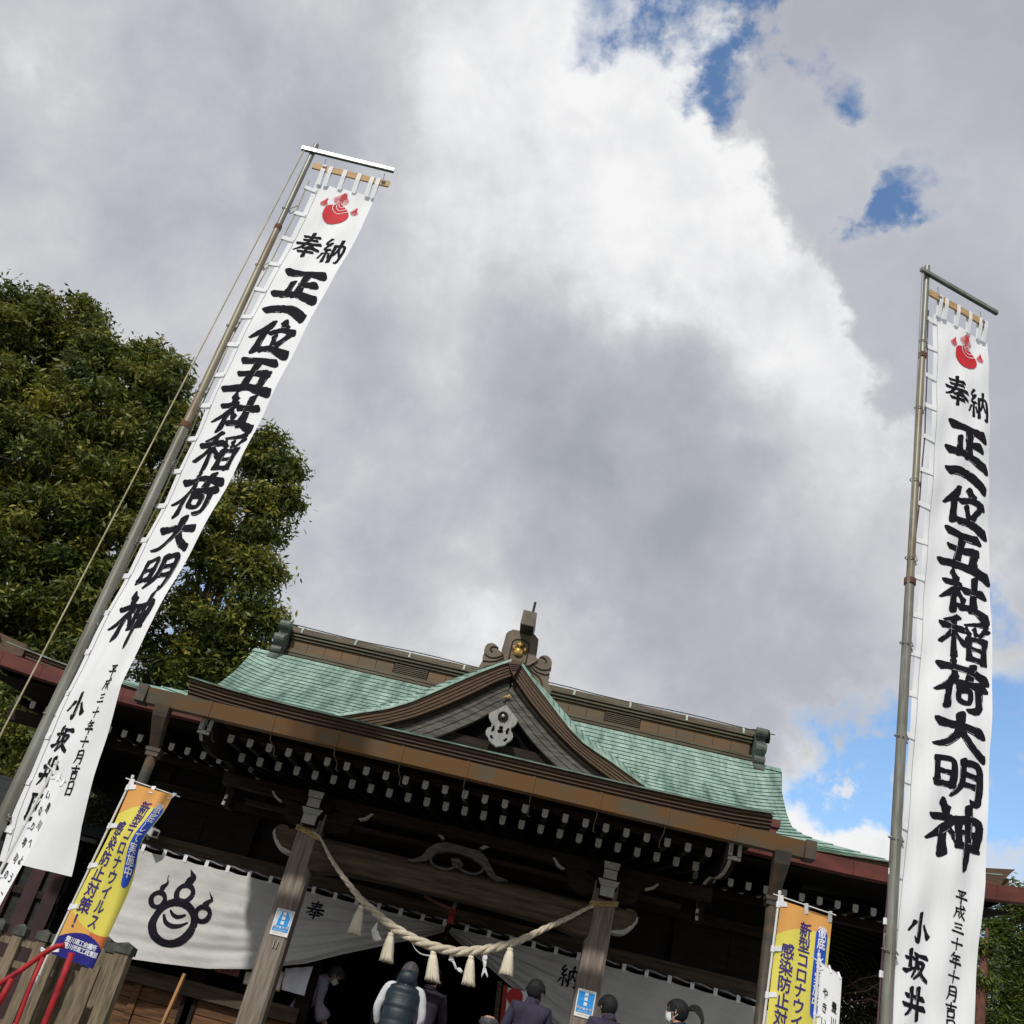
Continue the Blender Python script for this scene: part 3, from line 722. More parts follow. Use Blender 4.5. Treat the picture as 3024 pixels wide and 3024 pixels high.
# verdigris skin of the gable roof running back into the main roof
for A in (gtopL, gtopR):
    pts = [P(*p, GYY) for p in resample(A, 22)]
    sgn = -1 if A is gtopL else 1
    rows = []
    for ip_, p in enumerate(pts):
        wd_ = .040+.075*math.sin(math.pi*min(1, ip_/20*.95))
        # run back until the point would be inside the main roof
        yb = max(1.2, min(3.6, .1+3.6*((p.z-GZ-3.30)/2.15)**.8+.2))
        rows.append([Vector((p.x, GYY-.02, p.z-.012)), Vector((p.x, GYY-.025, p.z+.022)), Vector((p.x+sgn*wd_*.45, GYY+.16, p.z+.03+wd_*.8)), Vector((p.x+sgn*wd_*.3, yb, p.z+.03+wd_*.6))])
    m = MB(); m.grid(rows)
    gr_ = m.build('gable_roof', MT['verdigris'], GB, smooth=True)
    dn_ = [Vector(((a[1]+b[1])/2)) for a, b in zip(rows, rows[1:])]
    m = MB()
    for ip_ in range(1, 21):
        a, b = rows[ip_][1], rows[ip_-1][2]; m.tube([a+Vector((0, -.004, .003)), b+Vector((0, -.003, .006))], .0045, 4)
    tag(m.build('seam', MT['verdigris_seam_shade'], gr_), kind='stuff')
    m = MB()
    for k in range(1, 11):                           # raised course seams along the gable roof
        pass
# apex keystone with grooves
key = [c1(*p) for p in ((1548, 396), (1590, 388), (1628, 400), (1600, 440), (1578, 474), (1562, 440))]
m = MB(); m.poly([P(*p, GYY-.03) for p in key], (0, .25, 0)); ko = m.build('apex_block', MT['layer_wood'], GB)
for i in range(4):
    t = .15+i*.2; a = P(*c1(1552+t*20, 398+t*60), GYY-.034); b = P(*c1(1625-t*38, 404+t*52), GYY-.034); m = MB(); m.beam(a, b, .006, .010); m.build('groove', MT['layer_shadow'], ko)
# dark gable field and horizontal beam
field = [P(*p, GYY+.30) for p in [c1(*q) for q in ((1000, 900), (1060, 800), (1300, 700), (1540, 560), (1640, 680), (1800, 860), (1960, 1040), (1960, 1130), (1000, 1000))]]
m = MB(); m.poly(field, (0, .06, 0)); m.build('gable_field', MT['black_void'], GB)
m = MB(); m.beam(P(*c1(1120, 800), GYY+.27), P(*c1(1870, 985), GYY+.27), .06, .11); m.build('gable_beam', MT['dark_wood_x'], GB)
m = MB(); m.beam(P(*c1(1050, 850), GYY+.25), P(*c1(1890, 1050), GYY+.25), .06, .07); m.build('gable_beam', MT['dark_wood_x'], GB)
# gilded stain plate at the apex
m = MB(); m.poly([P(*cp(*p), GYY+.10) for p in ((560, 70), (690, 5), (710, 0), (760, 70), (700, 30), (680, 90), (665, 50))], (0, .01, 0)); m.build('gilt_plate', MT['gold_stain'], GB)
# pendant board (gegyo)
pend = [(650, 215), (880, 515), (850, 600), (780, 665), (745, 668), (742, 740), (775, 790), (785, 850), (760, 910), (700, 955), (655, 975), (640, 1010), (575, 1035), (475, 1045), (440, 1058), (425, 1040), (345, 975), (300, 930), (290, 880), (240, 810), (232, 750), (270, 680), (345, 655), (360, 575), (330, 540), (300, 470), (300, 385)]
m = MB(); m.poly([P(*cp(*p), GYY+.05) for p in pend], (0, .05, 0)); GE = m.build('pendant', mat('silver_wood', (.32, .32, .30), .7, .2, 9, (5, 5, .6), col2=(.19, .19, .175), bump=.3), GB)
for lst in (((545, 675, 38), (505, 742, 34), (550, 748, 34)), ((395, 650, 22), (388, 690, 26), (372, 725, 26)), ((690, 705, 24), (665, 745, 30), (662, 785, 24)), ((345, 845, 26), (360, 875, 20)), ((645, 905, 24), (615, 930, 24))):
    m = MB()
    for cx, cy, r_ in lst:
        q = P(*cp(cx, cy), GYY+.046); m.tube([q, q+Vector((0, .02, 0))], r_/6.825/236, 10)
    m.build('carved_hole', MT['black_void'], GE)
q = P(*cp(585, 455), GYY+.045); m = MB()
m.tube([q, q+Vector((0, -.012, 0))], .065, 6)
for k in range(6):
    a = k*math.pi/3; m.ball(q+Vector((math.cos(a)*.05, -.012, math.sin(a)*.05)), .014, 8, 6)
m.build('pendant_boss', MT['dark_wood_x'], GE)
m = MB(); m.ball(q+Vector((0, -.03, 0)), .022, 10, 8); m.build('boss_cap', MT['bar_steel'], GE, smooth=True)

# ---- ridge ornament over the gable
OY = .62
S9 = 6.44
def c9(x, y): return (1380+x/S9, 1780+y/S9)
def O9(pts, Y=OY): return [P(*c9(*p), Y) for p in pts]
ON = thing('ridge_ornament', None, None); ON.parent = H
body = [(770, 1120), (700, 1085), (690, 1000), (650, 930), (660, 870), (690, 780), (740, 590), (780, 545), (825, 530), (870, 507), (1000, 530), (1150, 575), (1250, 590), (1300, 620), (1315, 650), (1355, 690), (1345, 800), (1310, 1040), (1345, 1075), (1320, 1110), (1170, 1190), (1100, 1190), (1040, 1145), (800, 1095)]
m = MB(); m.poly(O9(body), (0, .16, 0)); o1 = m.build('ornament_body', MT['ornament_copper'], ON)
sL = [(720, 1095), (700, 1000), (640, 930), (600, 900), (590, 850), (545, 795), (470, 762), (390, 775), (340, 830), (320, 900), (325, 960), (290, 1010), (290, 1100), (245, 1170), (210, 1240), (150, 1300), (80, 1325), (100, 1450), (200, 1410), (350, 1340), (560, 1250), (760, 1130)]
sR = [(1130, 1200), (1210, 1140), (1330, 1080), (1385, 1025), (1440, 1000), (1520, 1003), (1585, 1060), (1610, 1130), (1600, 1240), (1572, 1260), (1565, 1380), (1545, 1420), (1545, 1520), (1570, 1600), (1605, 1660), (1550, 1740), (1490, 1700), (1430, 1610), (1300, 1450), (1200, 1300)]
for s_ in (sL, sR):
    m = MB(); m.poly(O9(s_, OY+.03), (0, .12, 0)); m.build('scroll', MT['ornament_copper'], ON)
arcs = [[(470, 930), (440, 880), (470, 840), (530, 835), (590, 860)], [(325, 960), (400, 1025), (500, 1045), (600, 1030), (690, 990)], [(290, 1100), (400, 1115), (520, 1110), (620, 1080), (700, 1045)], [(250, 1300), (330, 1230), (450, 1195), (600, 1170), (715, 1090)],
        [(1500, 1130), (1490, 1080), (1440, 1040), (1390, 1035)], [(1240, 1150), (1320, 1230), (1420, 1275), (1520, 1275), (1590, 1240)], [(1200, 1170), (1290, 1290), (1400, 1345), (1500, 1370), (1560, 1350)], [(1180, 1200), (1230, 1310), (1350, 1400), (1410, 1500), (1415, 1590)],
        [(690, 930), (720, 920), (745, 950)], [(1180, 1050), (1215, 1042), (1245, 1055)]]
for a in arcs:
    m = MB(); m.tube(O9(cr_spline(a, 5), OY+.026), .010, 6); m.build('scroll_line', MT['layer_shadow'], ON, smooth=True)
pan = [(785, 1092), (820, 930), (860, 745), (905, 705), (960, 695), (1040, 705), (1100, 722), (1150, 755), (1182, 805), (1150, 960), (1110, 1165), (1040, 1140)]
m = MB(); m.tube(O9(pan+[pan[0]], OY-.002), .009, 6); m.build('panel_frame', MT['layer_shadow'], ON)
cg = MB(); pxm = 1/S9/236
for cx, cy, rx, rz_ in ((970, 940, 96, 90), (1005, 815, 48, 36), (890, 870, 30, 38), (1095, 915, 30, 42)):
    cg.ball(P(*c9(cx, cy), OY-.01), (rx*pxm, .045, rz_*pxm), 18, 10)
for pts in ([(960, 800), (985, 775), (990, 740)], [(1010, 790), (1012, 765), (1020, 735)], [(1040, 800), (1055, 780), (1050, 750)], [(885, 845), (870, 820), (880, 800)], [(900, 840), (905, 820), (915, 800)], [(1105, 880), (1115, 860), (1110, 840)], [(1090, 880), (1080, 860), (1088, 845)]):
    cg.tube(O9(pts, OY-.02), [.014, .009, .002], 6)
CG = cg.build('gilded_crest', MT['gold'], ON, smooth=True)
m = MB()
for pts in ([(925, 880), (970, 900), (1030, 890)], [(935, 905), (975, 922), (1020, 912)]): m.tube(O9(cr_spline(pts, 4), OY-.053), .005, 5)
m.build('crest_line', MT['gold_stain'], CG)
# bird perch projecting over the ornament
pb = P(*c9(1075, 585), OY); bx = pb.x+.03; bz = pb.z
m = MB(); m.box((bx-.085, OY-.28, bz+.005), (bx+.085, OY+.25, bz+.19)); m.build('bird_perch', MT['ornament_copper'], ON)
m = MB(); m.box((bx-.083, OY-.278, bz-.004), (bx+.083, OY+.1, bz+.004)); m.build('perch_under_shade', MT['black_iron'], ON)  # thin black sheet: shade under the perch put in as colour
m = MB(); q = Vector((bx+.03, OY-.2, bz+.19)); m.tube([q, q+Vector((0, 0, .17))], .016, 8); m.build('rod', MT['black_iron'], ON)

# ---- main ridge
RY = 3.82
RG = thing('ridge', None, None); RG.parent = H
def bxr(name, x0, x1, z0, z1, y0, mt, y1=4.3): m = MB(); m.box((x0, y0, z(z0)), (x1, y1, z(z1))); return m.build(name, MT[mt], RG)
bxr('ridge_core', -3.60, 3.60, 5.40, 5.98, RY+.05, 'ridge_cap_copper')
for i, (z0, z1, yy) in enumerate(((5.425, 5.46, RY-.11), (5.478, 5.512, RY-.095), (5.53, 5.565, RY-.08))): bxr('ridge_band', -3.62, 3.62, z0, z1, yy, 'ridge_cap_copper')
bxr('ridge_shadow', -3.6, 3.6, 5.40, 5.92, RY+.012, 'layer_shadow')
nP = 26
for i in range(nP):
    x0 = -3.58+i*7.16/nP; x1 = x0+7.16/nP
    if i in (6, 7, 18, 19): continue
    bxr('ridge_panel', x0+.003, x1-.003, 5.588, 5.765, RY+.005, 'ridge_copper')
for i in (6, 18):
    x0 = -3.58+i*7.16/nP; x1 = x0+2*7.16/nP
    v_ = bxr('ridge_vent', x0+.01, x1-.01, 5.588, 5.765, RY+.03, 'layer_shadow')
    for k in range(6): m = MB(); m.box((x0+.01, RY-.01, z(5.592+k*.029)), (x1-.01, RY+.03, z(5.592+k*.029+.013))); m.build('louvre', MT['ridge_cap_copper'], v_)
for i, (z0, z1, yy) in enumerate(((5.772, 5.798, RY-.03), (5.812, 5.842, RY-.06), (5.856, 5.885, RY-.085))): bxr('ridge_band', -3.60, 3.60, z0, z1, yy, 'ridge_cap_copper')
for i in range(20):
    x0 = -3.66+i*.366; m = MB(); rows = []
    for x in (x0+.002, x0+.364): rows.append([Vector((x, RY+.09+math.cos(a)*-.17, z(5.89)+math.sin(a)*.105)) for a in np.linspace(0, math.pi, 9)])
    m.grid(rows); m.build('ridge_cap', MT['ridge_cap_copper'], RG, smooth=True)
for i in range(9):
    x = -3.45+i*.8625; m = MB(); rows = []
    for xx in (x-.016, x+.016): rows.append([Vector((xx, RY+.09+math.cos(a)*-.186, z(5.885)+math.sin(a)*.118)) for a in np.linspace(-.15, math.pi, 9)])
    m.grid(rows); m.build('ridge_strap', MT['pale_copper'], RG)
for sx in (-1, 1):
    m = MB(); m.tube([(sx*3.60, RY+.09, z(5.93)), (sx*3.75, RY+.09, z(5.95)), (sx*3.86, RY+.09, z(5.97))], [.10, .10, .105], 12); m.build('ridge_tip', MT['black_iron'] if sx < 0 else MT['dark_wood'], RG)
    # stepped scroll boards closing each ridge end
    m = MB(); X = sx*3.62
    prof = [(RY-.30, 5.22), (RY-.34, 5.30), (RY-.26, 5.38), (RY-.24, 5.52), (RY-.30, 5.58), (RY-.30, 5.68), (RY-.20, 5.74), (RY-.16, 5.78), (RY-.18, 5.86), (RY-.14, 5.93), (RY-.04, 5.96), (RY+.3, 5.96), (RY+.3, 5.22)]
    m.poly([Vector((X, y, z(q))) for y, q in prof], (sx*.15, 0, 0)); m.build('ridge_end_scroll', MT['end_copper'], RG)
    for (y, q, r_) in ((RY-.22, 5.90, .075), (RY-.28, 5.64, .085), (RY-.26, 5.46, .07)):
        m = MB(); m.tube([(X-.005*sx, y+.02, z(q)), (X+sx*.155, y+.02, z(q))], r_*.9, 12); m.build('scroll_roll', MT['end_copper'], RG, smooth=False)
m = MB(); m.tube([(x, RY+.09, z(6.03+.012*math.sin(x*3))) for x in np.linspace(-3.8, 3.95, 30)], .008, 5); m.build('lightning_wire', MT['black_iron'], RG)

# ---- hall walls, posts, beams
WY = 1.62
def wbox(name, lo, hi, mt, parent=H): m = MB(); m.box(lo, hi); return m.build(name, MT[mt], parent)
WL = thing('front_wall', None, None); WL.parent = H
for i in range(11):                                  # dark boards over the head beam, both sides and centre
    x0 = -3.95+i*.72; wbox('wall_board', (x0+.004, WY+.03, z(2.14)), (x0+.716, WY+.07, z(3.35)), 'dark_wood', WL)
for x in (-3.9, -2.66, -1.42, 1.42, 2.66, 3.9): wbox('post', (x-.085, WY-.06, FZ), (x+.085, WY+.10, z(3.35)), 'dark_wood', WL)
wbox('head_beam', (-4.0, WY-.10, z(1.95)), (4.0, WY+.06, z(2.12)), 'beam_wood', WL)
wbox('lintel', (-4.0, WY-.04, z(1.72)), (4.0, WY+.06, z(1.83)), 'dark_wood_x', WL)
wbox('upper_rail', (-4.0, WY-.08, z(2.62)), (4.0, WY+.05, z(2.74)), 'dark_wood_x', WL)
for (x0, x1) in ((-3.9, -1.42), (1.42, 3.9)):
    wbox('sill_beam', (x0, WY-.12, z(.52)), (x1, WY+.05, z(.68)), 'beam_wood', WL)
    n = 4
    for k in range(n):
        z0 = -.10 + k*.155; wbox('plank', (x0, WY-.03, z(z0+.004)), (x1, WY+.03, z(z0+.151)), 'brown_wood', WL)
    for x in (x0+.62, x0+1.24, x0+1.86): wbox('stud', (x-.04, WY-.06, FZ), (x+.04, WY-.02, z(.52)), 'brown_wood', WL)
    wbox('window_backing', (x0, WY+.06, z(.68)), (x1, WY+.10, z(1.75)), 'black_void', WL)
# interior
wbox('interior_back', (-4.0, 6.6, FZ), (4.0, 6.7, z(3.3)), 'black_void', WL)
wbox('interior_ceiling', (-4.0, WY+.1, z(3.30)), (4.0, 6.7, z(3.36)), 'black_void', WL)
for sx in (-1, 1): wbox('side_wall', (sx*4.0-.04, WY+.1, .2), (sx*4.0+.04, 6.7, z(3.35)), 'dark_wood', WL)
wbox('floor', (-4.1, .25, FZ-.12), (4.1, 6.7, FZ), 'beam_wood', H)
wbox('porch_floor', (-2.75, -1.45, 0), (2.75, .245, FZ), 'stone', H)
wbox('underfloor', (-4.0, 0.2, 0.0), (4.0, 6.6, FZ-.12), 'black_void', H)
for k in range(7):
    wbox('step', (-2.3, -1.45-(k+1)*.28, 0.0), (2.3, -1.45-k*.28-.002, FZ-(k+1)*.17), 'stone', H)
# struts linking porch pillar to hall
for sx in (-1, 1):
    m = MB(); pts = [(sx*1.6, .1+1.5*t, z(2.20+.22*math.sin(t*math.pi*.8))) for t in np.linspace(0, 1, 9)]
    for i in range(8): m.beam(pts[i], pts[i+1], .12, .20)
    m.build('shrimp_beam', MT['dark_wood_x'], H)
# ================================================================== brush lettering (own strokes) and printed lettering
CH = {
'正': [[(10,13,15),(50,9,15),(90,14,18)],[(55,12,15),(53,84,15)],[(53,50,14),(82,47,16)],[(30,40,9),(28,86,14)],[(3,86,14),(50,82,16),(97,94,18)]],
'一': [[(6,50,13),(34,26,17),(64,30,18),(94,84,16)]],
'位': [[(36,0,8),(28,20,15),(0,52,5)],[(24,30,13),(22,88,14)],[(60,0,12),(68,16,16)],[(40,34,11),(66,24,14),(92,30,13)],[(54,44,10),(60,70,10)],[(84,40,10),(66,72,11)],[(34,84,13),(62,82,16),(97,94,18)]],
'五': [[(14,10,14),(80,10,16)],[(50,10,14),(36,88,15)],[(18,48,10),(74,42,16)],[(74,42,15),(70,86,14)],[(0,92,12),(50,84,17),(99,98,19)]],
'社': [[(28,2,13),(36,16,16)],[(10,32,10),(44,28,14),(26,52,13),(0,76,4)],[(30,46,15),(28,98,15)],[(42,52,9),(52,66,12)],[(54,40,13),(94,38,15)],[(74,6,12),(72,84,15)],[(44,84,12),(70,82,14),(99,96,18)]],
'稲': [[(42,2,11),(26,14,12),(8,22,4)],[(4,34,13),(52,28,14)],[(32,14,13),(32,97,14)],[(28,42,12),(2,74,8)],[(36,42,9),(54,62,12)],[(96,4,14),(74,10,9),(56,16,4)],[(58,24,8),(64,36,10)],[(74,22,9),(77,34,9)],[(98,18,13),(84,36,6)],[(62,48,13),(62,94,12)],[(62,48,9),(94,46,13)],[(94,46,13),(92,96,13)],[(64,70,9),(92,70,9)],[(62,94,11),(94,94,12)]],
'荷': [[(3,20,13),(50,14,13),(98,24,15)],[(30,2,12),(34,32,12)],[(70,4,12),(64,32,12)],[(34,34,12),(20,56,13),(-4,74,5)],[(22,56,13),(20,99,14)],[(38,46,11),(94,42,15)],[(84,46,13),(84,90,14),(64,99,7)],[(44,60,10),(66,58,11),(64,82,9),(45,80,10),(44,60,8)]],
'大': [[(6,34,15),(50,30,16),(92,36,17)],[(50,0,15),(48,44,16),(26,80,13),(0,94,5)],[(50,42,13),(72,74,17),(99,96,13)]],
'明': [[(8,14,12),(10,74,13)],[(8,14,10),(40,12,13),(40,72,13)],[(12,43,10),(38,42,10)],[(8,74,13),(40,70,12)],[(58,4,13),(57,60,13),(38,96,5)],[(58,9,11),(92,9,15),(91,92,15),(78,97,8)],[(60,35,11),(88,34,11)],[(58,60,11),(88,58,11)]],
'神': [[(24,2,13),(33,12,17)],[(6,28,9),(43,24,14),(26,44,13),(-2,64,4)],[(28,40,14),(28,80,15)],[(40,42,8),(51,54,11)],[(54,24,13),(56,62,12)],[(54,24,12),(94,20,15),(90,60,13)],[(56,42,9),(90,40,10)],[(56,62,11),(92,60,13)],[(74,0,13),(73,60,14),(71,88,11),(69,99,4)]],
'奉': [[(20,18,9),(78,14,11)],[(24,32,9),(74,28,10)],[(4,48,10),(94,44,12)],[(50,0,10),(46,30,11),(26,62,10),(0,76,4)],[(54,46,10),(74,62,13),(99,70,8)],[(34,66,8),(68,64,9)],[(24,82,10),(78,78,10)],[(50,60,10),(50,100,10)]],
'納': [[(26,2,9),(12,22,9),(30,26,9)],[(34,18,9),(14,46,9),(38,44,9)],[(26,46,9),(26,96,10)],[(12,62,8),(2,84,6)],[(38,60,7),(44,76,8)],[(54,26,10),(52,94,11)],[(54,26,9),(92,24,11),(92,90,11),(80,94,6)],[(74,0,10),(72,36,10),(60,66,5)],[(74,40,8),(86,62,8)]],
'小': [[(54,0,10),(52,92,15),(34,82,4)],[(28,34,13),(2,68,5)],[(74,38,7),(94,72,14)]],
'坂': [[(4,34,10),(38,30,10)],[(22,6,12),(22,70,12)],[(0,78,13),(42,60,5)],[(44,16,10),(94,18,12)],[(52,20,11),(48,60,11),(28,94,4)],[(54,42,9),(84,40,11),(66,74,10),(38,98,4)],[(60,54,9),(78,80,13),(99,94,9)]],
'井': [[(10,32,12),(90,30,13)],[(0,62,12),(96,60,14)],[(32,6,13),(30,66,12),(4,96,4)],[(66,0,14),(66,99,12)]],
'区': [[(10,10,12),(92,10,12)],[(16,12,12),(14,90,12)],[(10,90,12),(98,90,12)],[(74,26,10),(32,74,6)],[(34,34,8),(74,72,10)]],
'平': [[(16,14,10),(84,12,11)],[(30,28,8),(36,44,9)],[(72,26,9),(62,42,6)],[(2,58,9),(98,60,12)],[(50,14,11),(50,99,9)]],
'成': [[(14,26,9),(92,22,10)],[(18,26,10),(16,60,10),(0,96,4)],[(18,50,8),(44,48,9),(42,76,8)],[(52,2,10),(64,60,11),(94,96,9)],[(86,44,8),(48,90,5)],[(72,2,8),(86,14,8)]],
'三': [[(18,16,10),(80,14,11)],[(22,48,9),(76,46,10)],[(2,84,11),(98,88,13)]],
'十': [[(2,46,10),(98,46,13)],[(50,0,12),(48,99,9)]],
'年': [[(32,0,10),(6,32,5)],[(24,20,9),(88,18,10)],[(26,42,9),(82,40,9)],[(26,42,9),(26,66,9)],[(0,66,10),(99,68,12)],[(56,18,11),(55,100,10)]],
'月': [[(24,6,11),(22,60,11),(4,97,4)],[(24,8,9),(82,6,11),(80,90,11),(64,94,6)],[(26,34,9),(76,34,9)],[(24,58,9),(76,58,9)]],
'吉': [[(6,20,9),(94,18,10)],[(50,0,10),(50,42,10)],[(20,42,9),(80,40,10)],[(24,58,10),(26,97,10)],[(24,58,9),(78,56,10),(74,95,10)],[(26,93,9),(76,93,9)]],
'日': [[(22,6,11),(22,97,11)],[(22,8,9),(80,6,11),(78,96,11)],[(24,50,9),(76,50,9)],[(22,92,9),(78,92,9)]],
}
def ribbon(mb, pts, surf, lift, rag=.06, nseg=5, cap=True, wscale=1.0):
    """pts: (u,w,width) in metres on a surface; surf(u,w,lift)->Vector"""
    sp = cr_spline(pts, nseg); n = len(sp); rows = []
    amp = (sum(p[2] for p in sp)/n)
    def tang(i):
        a = sp[max(0, i-1)]; b = sp[min(n-1, i+1)]; dx, dy = b[0]-a[0], b[1]-a[1]; l = math.hypot(dx, dy) or 1e-6; return dx/l, dy/l
    seq = []
    for i in range(n):
        tx, ty = tang(i); tt_ = i/(n-1); pr_ = (1.12-.42*math.sin(math.pi*min(1, tt_*1.08))**1.5*.55) if rag > .09 else 1; seq.append((sp[i][0], sp[i][1], sp[i][2]*wscale*pr_, tx, ty))
    if cap:
        a = seq[0]; b = seq[-1]; pre = []; post = []; sk = .30 if rag > .09 else 0
        for f, k in ((.95, .22), (.7, .55), (.35, .85)): pre.append((a[0]-a[3]*a[2]*.5*f-a[4]*a[2]*sk*-f, a[1]-a[4]*a[2]*.5*f+a[3]*a[2]*sk*-f, a[2]*k, a[3], a[4]))
        for f, k in ((.35, .85), (.7, .55), (.95, .22)): post.append((b[0]+b[3]*b[2]*.5*f-b[4]*b[2]*sk*f, b[1]+b[4]*b[2]*.5*f+b[3]*b[2]*sk*f, b[2]*k, b[3], b[4]))
        seq = pre+seq+post
    for (x, y, w, tx, ty) in seq:
        r1 = 1+random.uniform(-rag, rag); r2 = 1+random.uniform(-rag, rag); h = w/2
        rows.append([surf(x-ty*h*-1*r1, y+tx*h*-1*r1, lift), surf(x, y, lift), surf(x+ty*h*-1*r2, y-tx*h*-1*r2, lift)])
    mb.grid(rows)
def brush(name, ch, surf, cu, cw, su, sw, material, parent, lift=.003, BW=1.36, dry=None):
    mb = MB(); k = min(su, sw) if ch != '一' else su*.95
    for i, st in enumerate(CH[ch]):
        pts = [(cu+(x/100-.5)*su, cw+(y/100-.5)*sw, w_/100*k*BW) for x, y, w_ in st]; ribbon(mb, pts, surf, lift+i*.0002, rag=.10, nseg=6)
        if dry is not None and k > .16:               # dry-brush streaks of bare cloth
            sp = cr_spline(pts, 12); n = len(sp)
            for _ in range(1 + (st[0][2] > 12)):
                o_ = random.choice((-1, 1))*random.uniform(.36, .46); a_ = random.randint(int(n*.15), int(n*.6)); b_ = min(n-2, a_+random.randint(3, max(4, int(n*.35)))); q = []
                for j in range(a_, b_):
                    dx, dy = sp[j+1][0]-sp[j-1][0], sp[j+1][1]-sp[j-1][1]; l = math.hypot(dx, dy) or 1; q.append((sp[j][0]-dy/l*o_*sp[j][2], sp[j][1]+dx/l*o_*sp[j][2], random.uniform(.0006, .0024)))
                if len(q) > 2: ribbon(dry, q, surf, lift+.0025, rag=.3, nseg=1, cap=False)
    return mb.build(name, material, parent, fix=False)
_gl = {}
def glyph(ch, off=0.0):
    key = (ch, off)
    if key not in _gl:
        cu = bpy.data.curves.new('t', 'FONT'); cu.body = ch; cu.size = 1; cu.offset = off; cu.resolution_u = 3
        o = bpy.data.objects.new('t', cu); COL.objects.link(o); bpy.context.view_layer.update()
        me = bpy.data.meshes.new_from_object(o.evaluated_get(bpy.context.evaluated_depsgraph_get()))
        vs = [tuple(v.co) for v in me.vertices]; fs = [tuple(p.vertices) for p in me.polygons]
        bm = bmesh.new(); bm.from_mesh(me); bmesh.ops.remove_doubles(bm, verts=bm.verts, dist=1e-5); bmesh.ops.triangulate(bm, faces=bm.faces)
        for _ in range(3):
            es = [e for e in bm.edges if e.calc_length() > .16]
            if es: bmesh.ops.subdivide_edges(bm, edges=es, cuts=1); bmesh.ops.triangulate(bm, faces=bm.faces)
        bm.verts.index_update(); vs = [tuple(v.co) for v in bm.verts]; fs = [tuple(v.index for v in f.verts) for f in bm.faces]; bm.free()
        bpy.data.objects.remove(o); bpy.data.curves.remove(cu); bpy.data.meshes.remove(me)
        _gl[key] = (vs, fs)
    return _gl[key]
def printed(name, text, surf, u, w, su, sw, pitch, material, parent, lift=.004, off=.02, vertical=True, tilt=0):
    """vertical or horizontal line of glyphs; u,w = centre of first glyph; w runs downward"""
    last = None
    for i, ch in enumerate(text):
        if ch == ' ': continue
        mb = MB(); vs, fs = glyph(ch, 0.0)
        if not vs: continue
        cx, cy = (u, w+i*pitch) if vertical else (u+i*pitch, w+i*tilt)
        for q, (ox, oy) in enumerate(((0, 0), (off, 0), (-off, 0), (0, off), (0, -off)) if off > .01 else ((0, 0),)):
            mb.add([surf(cx+(x-.5+ox)*su, cy-(y-.38+oy)*sw, lift+q*.0002) for x, y, _ in vs], fs)
        last = mb.build(name, material, parent, fix=False)
    return last

